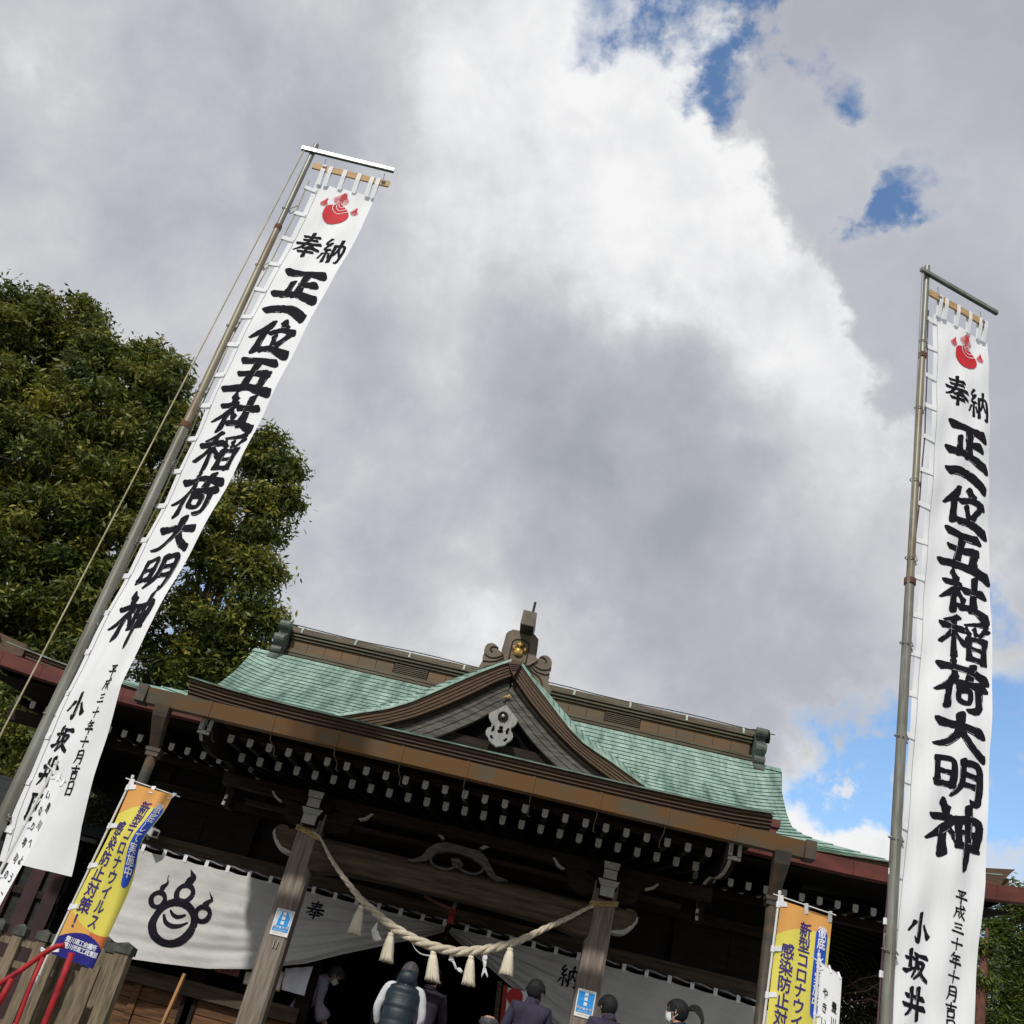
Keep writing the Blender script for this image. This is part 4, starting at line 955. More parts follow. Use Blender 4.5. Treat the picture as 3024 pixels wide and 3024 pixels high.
# ================================================================== tall banners
def tall_banner(cfg):
    P0 = cfg['p0']; a0 = R(cfg['ang']); dr = Vector((math.cos(a0), math.sin(a0), 0)); nn0 = Vector((-math.sin(a0), math.cos(a0), 0))
    top, bottom, Wd = cfg['top'], cfg['bottom'], cfg['W']
    base = Vector((P0.x+dr.x*cfg['poleu'], P0.y+dr.y*cfg['poleu'], 0))
    # ---- pole
    pole = thing('banner_pole', cfg['pole_label'], 'banner pole', base, 'tall poles carrying the shrine banners')
    pt = z(cfg['poletop']); pk = 1.0 if cfg['side'] < 0 else .88; segs = [(0.0, z(4.3), .045*pk, .040*pk, 'galvanised'), (z(4.3), z(6.55), .035*pk, .030*pk, 'rusty_pole'), (z(6.55), pt, .027, .026, 'galvanised')]
    lean = cfg['lean']
    def pol(zz): return Vector((base.x + lean*(zz/pt), base.y, zz))
    for (z0, z1, r0, r1, mt) in segs:
        m = MB(); m.tube([pol(z0), pol((z0+z1)/2), pol(z1)], [r0, (r0+r1)/2, r1], 14); m.build('pole_section', MT[mt], pole, smooth=False)
        smooth_angle(pole.children[-1])
    for zz, rr_ in ((z(4.3), .045), (z(6.55), .034)):
        m = MB(); m.tube([pol(zz-.03), pol(zz+.02)], rr_, 14); m.build('joint_ring', mat('joint_rust', (.13, .06, .03), .8, .3, 9) if 'joint_rust' not in MT else MT['joint_rust'], pole)
    ct = pol(pt-.12)
    m = MB(); m.beam(ct-dr*.10-nn0*.035, ct+dr*(cfg['bar'])-nn0*.035, .034, .034); cb = m.build('crossbar', MT[cfg['barmat']], pole)
    m = MB(); m.beam(ct-dr*.10-nn0*.035-Vector((0, 0, .020)), ct+dr*(cfg['bar'])-nn0*.035-Vector((0, 0, .020)), .030, .006); m.build('bar_underside', MT['bar_dark'], cb)
    for k in (0,) if cfg['side'] < 0 else (0, 1):
        q = ct-dr*(.07+.02*k)-nn0*.04; e = pol(.9)-dr*(cfg['cordout'])-nn0*.06
        m = MB(); m.tube([q, q.lerp(e, .5)+Vector((0, 0, -.02)), e], .006 if cfg['side'] < 0 else .0035, 5); m.build('halyard', MT['cord_grey' if cfg['side'] > 0 else 'cord_beige'], pole)
    # ---- banner
    bn = thing('tall_banner', cfg['label'], 'shrine banner', base+Vector((dr.x*.2, dr.y*.2, z(bottom))), 'tall white shrine banners')
    tz = [t[0] for t in cfg['theta']]; tt = [t[1] for t in cfg['theta']]; lz = [t[0] for t in cfg['left']]; lu = [t[1] for t in cfg['left']]
    def surf(u, w, lift=0):                          # u across 0..W, w metres below the top edge
        zz = top-w; th = R(float(np.interp(zz, tz, tt))); u0 = float(np.interp(zz, lz, lu))
        dd = dr*math.cos(th)+nn0*math.sin(th); n2 = dr*-math.sin(th)+nn0*math.cos(th)
        f = cfg['fold']*(math.sin(u*26+w*.9+cfg['ph'])*.5+math.sin(u*11-w*1.7+cfg['ph'])*.5)*(1+.25*w) + .018*math.sin(w*2.1+u*2.2+cfg['ph']) + .006*math.sin(w*9+u*14)
        sag = .012*math.cos(u*2*math.pi/(Wd/4)) if w < .02 else 0
        return Vector((P0.x, P0.y, z(zz)))+dr*u0+dd*u+n2*(f-lift)+Vector((0, 0, sag*.5))
    nu, nw = 25, 170; L = top-bottom
    m = MB(); m.grid([[surf(Wd*i/(nu-1), L*j/(nw-1)) for i in range(nu)] for j in range(nw)])
    cl = m.build('cloth', MT['cloth_white'], bn, smooth=True, fix=False)
    # hem lines
    m = MB()
    ribbon(m, [(.045, w, .004) for w in np.linspace(.02, L-.02, 60)], surf, .003, rag=0, nseg=2, cap=False)
    m.build('hem_seam', MT['grey_print'] if 'hem' not in MT else MT['hem'], cl, fix=False)
    # batten through the top loops and loops
    bt = Vector((P0.x, P0.y, z(top+.17)))
    m = MB(); m.beam(bt+dr*cfg['bat'][0]-nn0*.02, bt+dr*cfg['bat'][1]-nn0*.02, .018, .07); m.build('batten', MT['batten_wood'], bn)
    u00 = float(np.interp(top, lz, lu))
    for k, u in enumerate((.03, .095, .235, .375, .50, .56)[:6]):
        if k == 1 and cfg['side'] < 0: pass
        w_ = .040
        m = MB(); rows = []
        for (zz, yo) in ((top-.03, -.008), (top+.05, -.022), (top+.125, -.036), (top+.205, -.036), (top+.212, -.02), (top+.205, -.003), (top+.12, .0), (top-.02, .004)):
            q = Vector((P0.x, P0.y, z(zz)))+dr*(u00+u)+nn0*yo; rows.append([q-dr*w_/2, q+dr*w_/2])
        m.grid(rows); m.build('top_loop', MT['cloth_white'], bn, fix=False)
    for uu in (cfg['bat'][0]+.10, cfg['bat'][1]-.07):
        m = MB(); q = bt+dr*uu-nn0*.02
        for k in range(3): m.tube([q+dr*(k*.012)+Vector((0, 0, .04)), q+dr*(k*.012)-nn0*.022, q+dr*(k*.012)-Vector((0, 0, .042)), q+dr*(k*.012)+nn0*.022, q+dr*(k*.012)+Vector((0, 0, .04))], .005, 5)
        m.tube([q+Vector((0, 0, .04)), q+Vector((0, 0, .12))-dr*.01], .004, 5); m.build('binding_cord', MT['cord_grey'], bn)
    # side tabs with a cord running down through them
    nt_ = cfg['tabs']; cordp = []
    for i in range(nt_):
        w = .10+(L-.30)*i/(nt_-1)
        a = surf(.035, w); b = surf(0, w); o_ = surf(-.07, w); hgt = Vector((0, 0, .042))
        rows = []
        for f, yo in ((1.0, -.010), (.5, -.010), (0, -.012), (-.05, 0), (0, .010), (1.0, .010)):
            q = o_.lerp(a, f)-nn0*-yo*1.0; rows.append([q-hgt/2, q+hgt/2])
        m = MB(); m.grid(rows); m.build('side_tab', MT['cloth_white'], bn, fix=False)
        cordp.append(surf(-.062, w))
    m = MB(); m.tube([cordp[0]+Vector((0, 0, .1))]+cordp+[cordp[-1]-Vector((0, 0, .2))], .006, 6); m.build('side_cord', MT['cord_purple' if cfg['side'] > 0 else 'cord_beige'], bn)
    # ties looping round the pole
    for i in range(cfg['ties']):
        w = .32+(L-.7)*i/(cfg['ties']-1); q = surf(-.062, w); pc = pol(q.z-.10); r_ = float(np.interp(q.z, (0, z(4.3), pt), (.048, .040, .027)))+.006
        pts = [q]
        for a in np.linspace(-.6, 4.2, 10): pts.append(pc+dr*math.cos(a)*r_-nn0*math.sin(a)*-r_+Vector((0, 0, .01*math.sin(a))))
        pts += [pc+dr*r_*1.2-Vector((0, 0, .03)), pc.lerp(q, .6)-Vector((0, 0, .08)), q+Vector((0, 0, -.05)), q]
        m = MB(); m.tube([Vector(p) for p in cr_spline(pts, 3)], .0045, 5); m.build('tie_cord', MT['cord_grey'], bn)
    return pole, bn, surf

def crest(surf, cu, cw, s, parent):
    """flame-and-jewel crest: red jewel with pale rings and striped flames"""
    m = MB()
    out = [(-.33, -.05), (-.27, -.17), (-.12, -.24), (0, -.34), (.10, -.26), (.24, -.14), (.33, .02), (.32, .18), (.22, .32), (.05, .40), (-.12, .42), (-.24, .34), (-.33, .18)]
    sp = cr_spline(out+[out[0]], 3)[:-1]; c0 = surf(cu, cw+.06*s, .006); rows = []
    for f in (1, .8, .6, .4, .2): rows.append([surf(cu+x*s*f, cw+.06*s+(y-.06)*s*f, .006) for x, y in sp])
    m.grid(rows, closed=True); n = len(sp); b = len(m.v); m.v.append(tuple(c0)); m.f += [(b-n+i, b-n+(i+1) % n, b) for i in range(n)]; m.m += [0]*n
    jw = m.build('crest_jewel', MT['crest_red'], parent, fix=False)
    m = MB()
    for pts in ([(-.14, -.22), (-.13, -.08), (.02, .04), (.22, -.04), (.30, -.10)], [(-.06, -.26), (-.05, -.16), (.03, -.08), (.16, -.12), (.22, -.17)], [(-.01, -.30), (.0, -.22), (.06, -.19), (.12, -.22), (.08, -.29), (.02, -.32)]):
        ribbon(m, [(cu+x*s, cw+y*s+.0, .018*s) for x, y in pts], surf, .0085, rag=0, nseg=4, cap=False)
    m.build('crest_ring', MT['cloth_white'], jw, fix=False)
    for (fx, fy, fs_, tx) in ((-.40, -.22, .30, .18), (-.07, -.46, .42, .24), (.07, -.46, .40, .02), (.44, -.12, .30, .10)):
        m = MB()
        for k in range(4):
            g_ = 1-k*.24
            pts = [(fx+tx*fs_*1.1, fy-.62*fs_), (fx+(.10+tx*.3)*fs_*g_+tx*fs_*(1-g_)*.5, fy-.30*fs_*g_), (fx+.30*fs_*g_, fy+.02), (fx+.12*fs_*g_, fy+.34*fs_*g_), (fx-.14*fs_*g_, fy+.33*fs_*g_), (fx-.30*fs_*g_, fy+.02), (fx-(.12-tx*.4)*fs_*g_+tx*fs_*(1-g_)*.5, fy-.26*fs_*g_), (fx+tx*fs_*1.1, fy-.62*fs_)]
            ribbon(m, [(cu+x*s, cw+y*s, .014*s) for x, y in pts], surf, .0065+k*.0002, rag=0, nseg=4, cap=False)
        m.build('crest_flame', MT['crest_red'], parent, fix=False)

MAIN = [('正', 6.06, 5.68), ('一', 5.60, 5.45), ('位', 5.41, 5.02), ('五', 4.99, 4.61), ('社', 4.59, 4.23), ('稲', 4.20, 3.83), ('荷', 3.80, 3.41), ('大', 3.37, 3.07), ('明', 3.03, 2.73), ('神', 2.69, 2.24)]
def letter(bn, surf, top, cu, sw_, dz=0.0, small_u=.44, name_u=.17, k=1.0):
    ink = MT['ink']; dry = MB()
    def zz(v): return (top-(top0 + (v-top0)*k)) + dz
    top0 = 7.15
    def Wp(v): return (top0-v)*k
    crest(surf, cu-.02, Wp(6.85), .36, bn)
    brush('character', '奉', surf, cu-.125, Wp(6.385), .235, .31, ink, bn)
    brush('character', '納', surf, cu+.115, Wp(6.345), .21, .31, ink, bn)
    for ch, a, b in MAIN:
        su = {'一': .40, '正': .40, '五': .42, '神': .40}.get(ch, .40)*sw_
        brush('character', ch, surf, cu, Wp((a+b)/2), su, (a-b)*k*1.0, ink, bn, dry=dry, BW={'神': 1.15, '稲': 1.15, '荷': 1.25, '一': 1.5, '大': 1.45, '正': 1.45}.get(ch, 1.32))
    for i, ch in enumerate('平成三十年十月吉日'):
        brush('small_character', ch, surf, small_u, Wp(2.075-.103*i), .088, .092*(.8 if ch in '三十' else 1), ink, bn)
    for i, ch in enumerate('小坂井区'):
        brush('name_character', ch, surf, name_u, Wp(1.80-.235*i), .165, .19, ink, bn, dry=dry, BW=1.5)
    tag(dry.build('dry_brush', MT['cloth_white'], bn, fix=False), kind='stuff')

LCFG = dict(p0=Vector((-2.73, -4.5, 0)), ang=4.25, top=7.20, bottom=.78, W=.575, poleu=.0, poletop=7.66, lean=.05, bar=.81, barmat='bar_steel', side=-1, cordout=.30,
            pole_label='weathered steel pole of the left banner, leaning in front of the tree', label='tall white banner with red crest and black brush letters in front of the left tree',
            theta=[(.7, -16), (1.4, -31), (2.0, -40), (2.4, -39), (2.9, -34), (4.6, -24), (5.4, -15), (6.4, -5), (7.2, 0)],
            left=[(.7, .10), (1.08, .06), (1.51, .06), (1.95, .085), (2.49, .10), (5.71, .15), (6.75, .195), (7.2, .19)], fold=.007, ph=.3, bat=(.11, .86), tabs=20, ties=9)
RCFG = dict(p0=Vector((3.08, -4.5, 0)), ang=23.8, top=7.12, bottom=.55, W=.63, poleu=.09, poletop=7.60, lean=.02, bar=.81, barmat='galvanised', side=1, cordout=.02,
            pole_label='weathered steel pole of the right banner, upright near the right edge', label='tall white banner with red crest and black brush letters against blue sky on the right',
            theta=[(.5, -4), (1.3, -6), (2.2, -15), (3.4, -13), (4.8, -6), (5.8, -3), (7.1, 2)],
            left=[(.5, .10), (1.8, .117), (2.14, .14), (3.12, .164), (3.81, .195), (4.9, .222), (5.7, .23), (7.12, .235)], fold=.007, ph=2.1, bat=(.14, .82), tabs=20, ties=9)
lp, lb, lsurf = tall_banner(LCFG); letter(lb, lsurf, 7.2, .315, 1.0, small_u=.385, name_u=.175)
rp, rb, rsurf = tall_banner(RCFG); letter(rb, rsurf, 7.12, .385, 1.0, small_u=.47, name_u=.20)

# ================================================================== small flags (nobori)
def flagmat():
    m = bpy.data.materials.new('flag_print'); m.use_nodes = True; t = m.node_tree; b = t.nodes['Principled BSDF']
    uv = t.nodes.new('ShaderNodeUVMap'); uv.uv_map = 'UVMap'; sp = t.nodes.new('ShaderNodeSeparateXYZ'); t.links.new(uv.outputs[0], sp.inputs[0])
    def ma(op, a, b_=None, c=None):
        n = t.nodes.new('ShaderNodeMath'); n.operation = op
        for i, v in enumerate((a, b_, c)):
            if v is None: continue
            if isinstance(v, (int, float)): n.inputs[i].default_value = v
            else: t.links.new(v, n.inputs[i])
        return n.outputs[0]
    u, v = sp.outputs[0], sp.outputs[1]              # u 0..1 across, v metres/width down
    def disc(cu, cv, ru, rv): return ma('LESS_THAN', ma('ADD', ma('POWER', ma('DIVIDE', ma('SUBTRACT', u, cu), ru), 2.0), ma('POWER', ma('DIVIDE', ma('SUBTRACT', v, cv), rv), 2.0)), 1.0)
    yel = disc(.75, 1.55, 1.15, 1.22)
    blu = ma('GREATER_THAN', v, ma('ADD', 2.82, ma('MULTIPLY', ma('POWER', ma('SUBTRACT', u, .5), 2.0), .7)))
    def mixc(f, a, b_):
        n = t.nodes.new('ShaderNodeMix'); n.data_type = 'RGBA'; t.links.new(f, n.inputs[0])
        for s_, val in ((6, a), (7, b_)):
            if isinstance(val, tuple): n.inputs[s_].default_value = (*val, 1)
            else: t.links.new(val, n.inputs[s_])
        return n.outputs[2]
    org = mixc(ma('GREATER_THAN', ma('ADD', v, ma('MULTIPLY', u, -1.1)), 2.2), (.80, .40, .11), (.84, .45, .10))
    org = mixc(disc(1.1, 2.75, .52, .55), org, (.66, .17, .05))
    c = mixc(yel, org, (.80, .72, .12)); c = mixc(blu, c, (.012, .012, .22))
    t.links.new(c, b.inputs['Base Color']); b.inputs['Roughness'].default_value = .75
    tr = t.nodes.new('ShaderNodeBsdfTranslucent'); t.links.new(c, tr.inputs[0]); ms = t.nodes.new('ShaderNodeMixShader'); ms.inputs[0].default_value = .2
    o = t.nodes['Material Output']; t.links.new(b.outputs[0], ms.inputs[1]); t.links.new(tr.outputs[0], ms.inputs[2]); t.links.new(ms.outputs[0], o.inputs[0])
    MT['flag_print'] = m
flagmat()
def small_flag(label, polebase, poletop, Wd, L, ang, sway, kind, group, first_tab=.0):
    """pole from base to top; cloth hangs right of the pole. sway(w)->(du, dn, theta)"""
    pb, pt = Vector(polebase), Vector(poletop); ax = (pb-pt).normalized(); a0 = R(ang); dr = Vector((math.cos(a0), math.sin(a0), 0)); nn0 = Vector((-math.sin(a0), math.cos(a0), 0))
    t = thing('advertising_flag' if kind == 'y' else 'small_white_flag', label, 'flag', pb, group)
    m = MB(); mid_ = pt.lerp(pb, .55); m.tube([pt, mid_], .0095, 8); m.tube([mid_, pb], .0125, 8); m.tube([mid_+Vector((0, 0, .02)), mid_-Vector((0, 0, .04))], .0155, 8); m.tube([pt+Vector((0, 0, -.0)), pt+Vector((0, 0, .025))], .013, 8)
    m.build('pole', MT['pole_white'], t, smooth=False)
    drop = Vector((0, 0, -.035 if kind == 'y' else -.07)); tp = pt-Vector((0, 0, .02))
    m = MB(); m.tube([tp-dr*.05+Vector((0, 0, .008)), tp+dr*Wd*1.06+drop], .005, 6); m.build('crossbar', MT['pole_white'], t)
    def surf(u, w, lift=0):
        du, dn, th = sway(w); th = R(th)
        dd = dr*math.cos(th)+nn0*math.sin(th); n2 = dr*-math.sin(th)+nn0*math.cos(th)
        o = pt+ax*(w+.04); f = .006*math.sin(u*30+w*3)+.012*math.sin(w*5+u*9)*min(1, w*2) + dn*(u/Wd)**1.5
        bow = drop*(u/Wd)
        return o+dr*.018+dd*(u+du*(u/Wd))+n2*(f-lift)+bow
    nu, nw = 17, 60; m = MB()
    m.grid([[surf(Wd*i/(nu-1), L*j/(nw-1)) for i in range(nu)] for j in range(nw)])
    cl = m.build('cloth', MT['flag_print'] if kind == 'y' else MT['cloth_white'], t, smooth=True, fix=False)
    uvl = cl.data.uv_layers.new(name='UVMap'); uvs = []
    for lp_ in cl.data.loops:
        j, i = divmod(lp_.vertex_index, nu); uvs += [i/(nu-1), L*j/(nw-1)/Wd]
    uvl.data.foreach_set('uv', uvs)
    for w in np.arange(.0, L, L/4.2):                # side clips on the pole
        q = pt+ax*(w+.06); cs = 1 if kind == 'y' else .45; m = MB(); m.tube([q, q+ax*.045*cs], .016 if kind == 'y' else .011, 8); m.beam(q+ax*.02, surf(.05*cs, w+.02, .002), .012*cs, .035*cs); m.build('side_clip', MT['clip_white'], t)
    for u in (.03, .50, .95):
        q = tp+dr*Wd*u+drop*u; m = MB(); m.beam(q+Vector((0, 0, .014))-nn0*.006, surf(Wd*u, .035*cs, .003), .030*cs, .008, up=nn0); m.build('top_clip', MT['clip_white'], t)
    return t, surf
YT = 'flags about infection prevention'
# --- left yellow flag, blown and twisted
fy = -3.0
a_, b_ = P(390, 2298, fy), P(45, 3024, fy)
def swayL(w): return (-.0, -.03*w, -14-14*math.exp(-((w-.42)/.22)**2)+8*max(0, w-.9))
t, sf = small_flag('yellow and orange flag twisted by the wind beside the left porch pipe', a_+(b_-a_)*1.45, a_, .41, 1.36, 0, swayL, 'y', YT)
def ytext(t, sf, k=1.0):
    W_ = .41
    printed('lettering', '新型コロナウイルス', sf, W_*.55, .16, .095*k, .12, .112, MT['text_navy'], t, .0035, .022)
    printed('lettering', '感染防止対策！', sf, W_*.24, .36, .105*k, .125, .122, MT['text_navy'], t, .0035, .022)
    m = MB(); ribbon(m, [(W_*.87, .15, .096), (W_*.87, .35, .100), (W_*.87, .56, .098), (W_*.86, .74, .060)], sf, .003, rag=0, nseg=10)
    b = m.build('blue_panel', MT['flag_blue'], t, fix=False)
    printed('lettering', '徹底して実施中', sf, W_*.87, .135, .070, .090, .086, MT['text_white'], b, .007, .02)
    for i, tx_ in enumerate(('豊川商工会議所', '豊川市商工政策課')):
        printed('lettering', tx_, sf, W_*.20, 1.225+.045*i, .044, .044, .042, MT['text_white'], t, .0035, .02, vertical=False)
ytext(t, sf)
a_, b_ = P(2302, 2640, fy), P(2255, 3024, fy)
def swayR(w): return (-.0, .05*w, 6-10*w*w)
t, sf = small_flag('yellow and orange flag hanging flat in front of the right rain pipe', a_+(b_-a_)*2.4, a_, .43, 1.42, 2, swayR, 'y', YT)
ytext(t, sf, 1.05)
# --- small white flags
WT = 'small white flags with brush writing'
a_, b_ = P(2418, 2826, -3.6), P(2404, 3024, -3.6)
t, sf = small_flag('narrow white flag folded beside the right yellow flag', a_+(b_-a_)*3.3, a_, .15, 1.3, 0, lambda w: (0, .02*math.sin(w*4), -20+8*math.sin(w*4)), 'w', WT)
printed('lettering', 'やきいなり', sf, .045, .17, .04, .075, .095, MT['ink'], t, .004, .02); printed('lettering', '豊川稲荷', sf, .11, .22, .04, .075, .10, MT['ink'], t, .004, .02)
t_ = P(178, 2262, -5.4); b2 = P(-60, 2700, -5.4)
def swayW(w): return (0, .0, -20+10*math.sin(w*3))
t, sf = small_flag('narrow white flag folded by wind across the foot of the left banner', b2+(b2-t_)*.6, t_-Vector((.03, 0, 0)), .105, 1.25, -6, swayW, 'w', WT)
printed('lettering', 'いなり寿司のまち', sf, .032, .12, .034, .055, .095, MT['ink'], t, .004, .015); printed('lettering', '豊川へようこそ', sf, .078, .16, .034, .06, .105, MT['ink'], t, .004, .015)

# ================================================================== curtain across the front
CT = thing('shrine_curtain', 'long white curtain with black crest, tied up over the entrance', 'curtain', (0, 1.3, z(1.9)))
def ctop(x): return 1.885 - .035*max(0, (x-2.0)/1.5)**2 - .02*abs(math.sin((x+3.7)*math.pi/.262))*.6
def cbot(x):
    a = abs(x)
    if a < .06: return 1.80
    return float(np.interp(a, (.06, .45, .9, 1.45, 2.0, 2.5, 3.0, 3.5, 3.9), (1.78, 1.585, 1.385, 1.12, .93, .82, .755, .70, .68)))
def csurf(x, zc, lift=0):                            # zc camera-relative height
    tp, bt = ctop(x), cbot(x); t = (tp-zc)/max(.02, tp-bt); a = abs(x)
    pull = math.exp(-a/1.6)
    ph = (t**1.1)*(9.0+ 7*pull)
    f = .050*math.sin(ph*2.1+a*1.1)*(.10+pull*.9)*min(1, t*2.2) + .024*math.sin(ph*4.7+a*2.3)*(.1+pull)*min(1, t*2) + .045*math.sin(x*3.1+t*2.6)*t*(1-pull)+.011*math.sin(x*12+t*6)*(1-t)**.6+.008*math.sin(x*5-t*17+1)*t
    yb = 1.30 - .14*t*(1-pull*.3)
    return Vector((x, yb+f-lift, z(zc)))
for sgn in (-1, 1):
    xs = [sgn*x for x in np.concatenate([np.linspace(.03, 1.2, 36), np.linspace(1.24, 3.85 if sgn < 0 else 3.95, 74)])]
    rows = []
    for k in range(46):
        t = k/45; rows.append([csurf(x, ctop(x)+(cbot(x)-ctop(x))*t) for x in xs])
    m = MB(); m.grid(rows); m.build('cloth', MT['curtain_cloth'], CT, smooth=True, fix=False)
for i in range(30):
    x = -3.72+i*.262
    if abs(x) < .05: continue
    m = MB(); q = csurf(x, ctop(x)); rows = [[q+Vector((s_*.022, yo, dz)) for s_ in (-1, 1)] for dz, yo in ((-.02, -.006), (.03, -.012), (.062, -.006), (.066, .006), (.05, .014))]
    m.grid(rows); m.build('loop', MT['cloth_white'], CT, fix=False)
rp_ = MB(); pts = [Vector((x, 1.315, z(1.935-.035*max(0, (x-2.0)/1.5)**2))) for x in np.linspace(-3.95, 3.95, 200)]
for k in range(2): rp_.tube([p+Vector((0, math.cos(i*.9+k*math.pi)*.010, math.sin(i*.9+k*math.pi)*.010)) for i, p in enumerate(pts)], .011, 5, mi=k)
tag(rp_.build('curtain_rope', [MT['black_iron'], MT['grey_print']], None, smooth=True), 'dark twisted rope carrying the white curtain under the head beam', 'rope')
# crest on the curtain
ec, es = Vector((-3.04, 0, 1.22)), .285
def em(u, w, lift): return csurf(ec.x+u*es, ec.z-w*es, lift)
m = MB()
def ring(cx, cy, r, w_, n=26): return [(cx+r*math.cos(a), cy+r*math.sin(a), w_*(1+.12*math.sin(a*3))) for a in np.linspace(0, 2*math.pi, n)]
ribbon(m, ring(0, .10, .80, .30), em, .006, nseg=2, rag=.05, cap=False)
ribbon(m, ring(-.02, -1.08, .33, .20, 16), em, .0066, nseg=2, rag=.05, cap=False)
ribbon(m, ring(-.96, -.60, .28, .19, 16), em, .0072, nseg=2, rag=.05, cap=False)
ribbon(m, ring(.99, -.48, .28, .19, 16), em, .0078, nseg=2, rag=.05, cap=False)
m.build('crest_ring', MT['ink_curtain'], CT, fix=False)
m = MB()
ribbon(m, [(-.50, -.10, .10), (-.30, .14, .16), (0, .24, .19), (.30, .16, .16), (.52, -.02, .08)], em, .006, rag=.06, nseg=5)
ribbon(m, [(-.30, -.32, .08), (-.12, -.18, .14), (.10, -.15, .15), (.34, -.28, .08)], em, .006, rag=.06, nseg=5)
m.build('crest_arc', MT['ink_curtain'], CT, fix=False)
m = MB()
m = MB()
ribbon(m, [(-.02, -1.56, .30), (.0, -1.64, .34), (.06, -1.76, .28), (-.04, -1.88, .14), (-.16, -2.02, .03)], em, .0084, rag=.12, nseg=4)
m.build('crest_flame', MT['ink_curtain'], CT, fix=False); m = MB()
ribbon(m, [(-.96, -1.02, .20), (-.99, -1.10, .19), (-.90, -1.22, .15), (-.86, -1.34, .08), (-.93, -1.5, .03), (-.93, -1.64, .01)], em, .0084, rag=.12, nseg=4)
m.build('crest_flame', MT['ink_curtain'], CT, fix=False); m = MB()
ribbon(m, [(.99, -.90, .22), (1.03, -.98, .20), (1.12, -1.08, .15), (1.06, -1.2, .08), (.96, -1.30, .03), (.94, -1.38, .01)], em, .0084, rag=.12, nseg=4)
m.build('crest_flame', MT['ink_curtain'], CT, fix=False)
def cs2(u, w, lift): return csurf(u, -w, lift)
q1, q2 = P(931, 2686, 1.25), P(1679, 2884, 1.25)
brush('character', '奉', cs2, q1.x, -(q1.z-GZ), .21, .19, MT['ink_curtain'], CT, lift=.005, BW=1.05)
brush('character', '納', cs2, q2.x, -(q2.z-GZ), .22, .23, MT['ink_curtain'], CT, lift=.005, BW=1.1)
# knotted cloth and bell in the middle
m = MB(); m.ball((0.02, 1.12, z(1.60)), (.085, .085, .11), 16, 10); m.ball((0.02, 1.12, z(1.72)), (.03, .03, .05), 10, 6); m.tube([(0.02, 1.12, z(1.70)), (0, 1.2, z(1.95)), (0, 1.25, z(2.1))], .008, 6)
tag(m.build('hanging_bell', MT['bell_bronze'], None, smooth=True), 'dark round bell hanging in the middle of the entrance', 'bell')
m = MB(); m.tube([P(*c6(x, y), .55) for x, y in cr_spline([(760, 525), (820, 560), (890, 590), (935, 612)], 4)], [.018]*12+[.022], 6); 
CR = thing('coloured_cord', 'twisted red and pale cord with tassel hanging over the entrance', 'cord', (0, .55, z(1.9)))
m.build('cord', mat('cord_mix', (.22, .10, .07), .8, .4, 60), CR, smooth=True)
m = MB(); q = P(*c6(938, 625), .55); m.ball(q, (.04, .03, .05), 10, 8); m.tube([q-Vector((0, 0, .03)), q-Vector((0, 0, .13))], [.03, .045], 8); m.build('tassel', MT['cloth_red'], CR, smooth=True)
m = MB(); m.tube([q+Vector((.01, -.02, .09)), q+Vector((0, -.02, .02))], .022, 8); m.build('knot', MT['gray_wood'], CR, smooth=True)

# ================================================================== sacred straw rope
SR = thing('sacred_rope', 'thick twisted straw rope hanging in a curve between the two porch pillars', 'rope', (0, -.3, z(1.3)))
def rpx(pts, Y0=-.16): return [(*c6(x, y), Y0) for x, y in pts]
path = [(50, 120, 9), (100, 165, 14), (165, 290, 22), (235, 395, 28), (300, 480, 33), (365, 560, 40), (440, 625, 44), (520, 695, 48), (600, 750, 50), (690, 800, 51), (790, 840, 52), (880, 865, 52), (960, 880, 52), (1050, 878, 52), (1140, 868, 50), (1230, 850, 48), (1330, 822, 44), (1430, 780, 38), (1530, 730, 34), (1620, 690, 30), (1700, 652, 26), (1770, 615, 22), (1830, 590, 18)]
cl_ = []
for i, (x, y, w_) in enumerate(path):
    t_ = i/(len(path)-1); Y = -.15-.22*math.sin(math.pi*t_); p = P(*c6(x, y), Y); cl_.append((p.x, p.y, p.z, w_/S6/275*.51))
cl_ = cr_spline(cl_, 12)
Ls = [0]
for i in range(1, len(cl_)): Ls.append(Ls[-1]+(Vector(cl_[i][:3])-Vector(cl_[i-1][:3])).length)
for k in range(3):
    pts = []; rr_ = []
    phs = 0
    for i, c in enumerate(cl_):
        p = Vector(c[:3]); d = (Vector(cl_[min(i+1, len(cl_)-1)][:3])-Vector(cl_[max(i-1, 0)][:3])).normalized(); a = Vector((0, -1, 0)); a = (a-d*a.dot(d)).normalized(); b = d.cross(a)
        if i: phs += (Ls[i]-Ls[i-1])/(.040+c[3]*2.2)*2.15
        th = -phs+k*2*math.pi/3; r_ = c[3]
        pts.append(p+(a*math.cos(th)+b*math.sin(th))*r_*.50); rr_.append(r_*.60)
    m = MB(); m.tube(pts, rr_, 10); m.build('strand', MT['rope_straw'], SR, smooth=True)
for sgn in (-1, 1):
    X = sgn*1.6; zc = z(2.235) if sgn < 0 else z(2.245)
    m = MB()
    for k in range(2):
        for j in range(2):
            pts = []
            for i in range(60):
                a = i/59*2*math.pi; q = Vector((X+max(-.135, min(.135, .19*math.cos(a))), max(-.135, min(.135, .19*math.sin(a))), zc+.028*k-.04*math.cos(a)*sgn*-1))
                pts.append(q+Vector((0, 0, .008*math.sin(i*1.1+j*math.pi)))+Vector((math.cos(a), math.sin(a), 0))*.008*math.cos(i*1.1+j*math.pi))
            m.tube(pts, .011, 6)
    m.build('lashing', MT['rope_yellow'], SR, smooth=True)
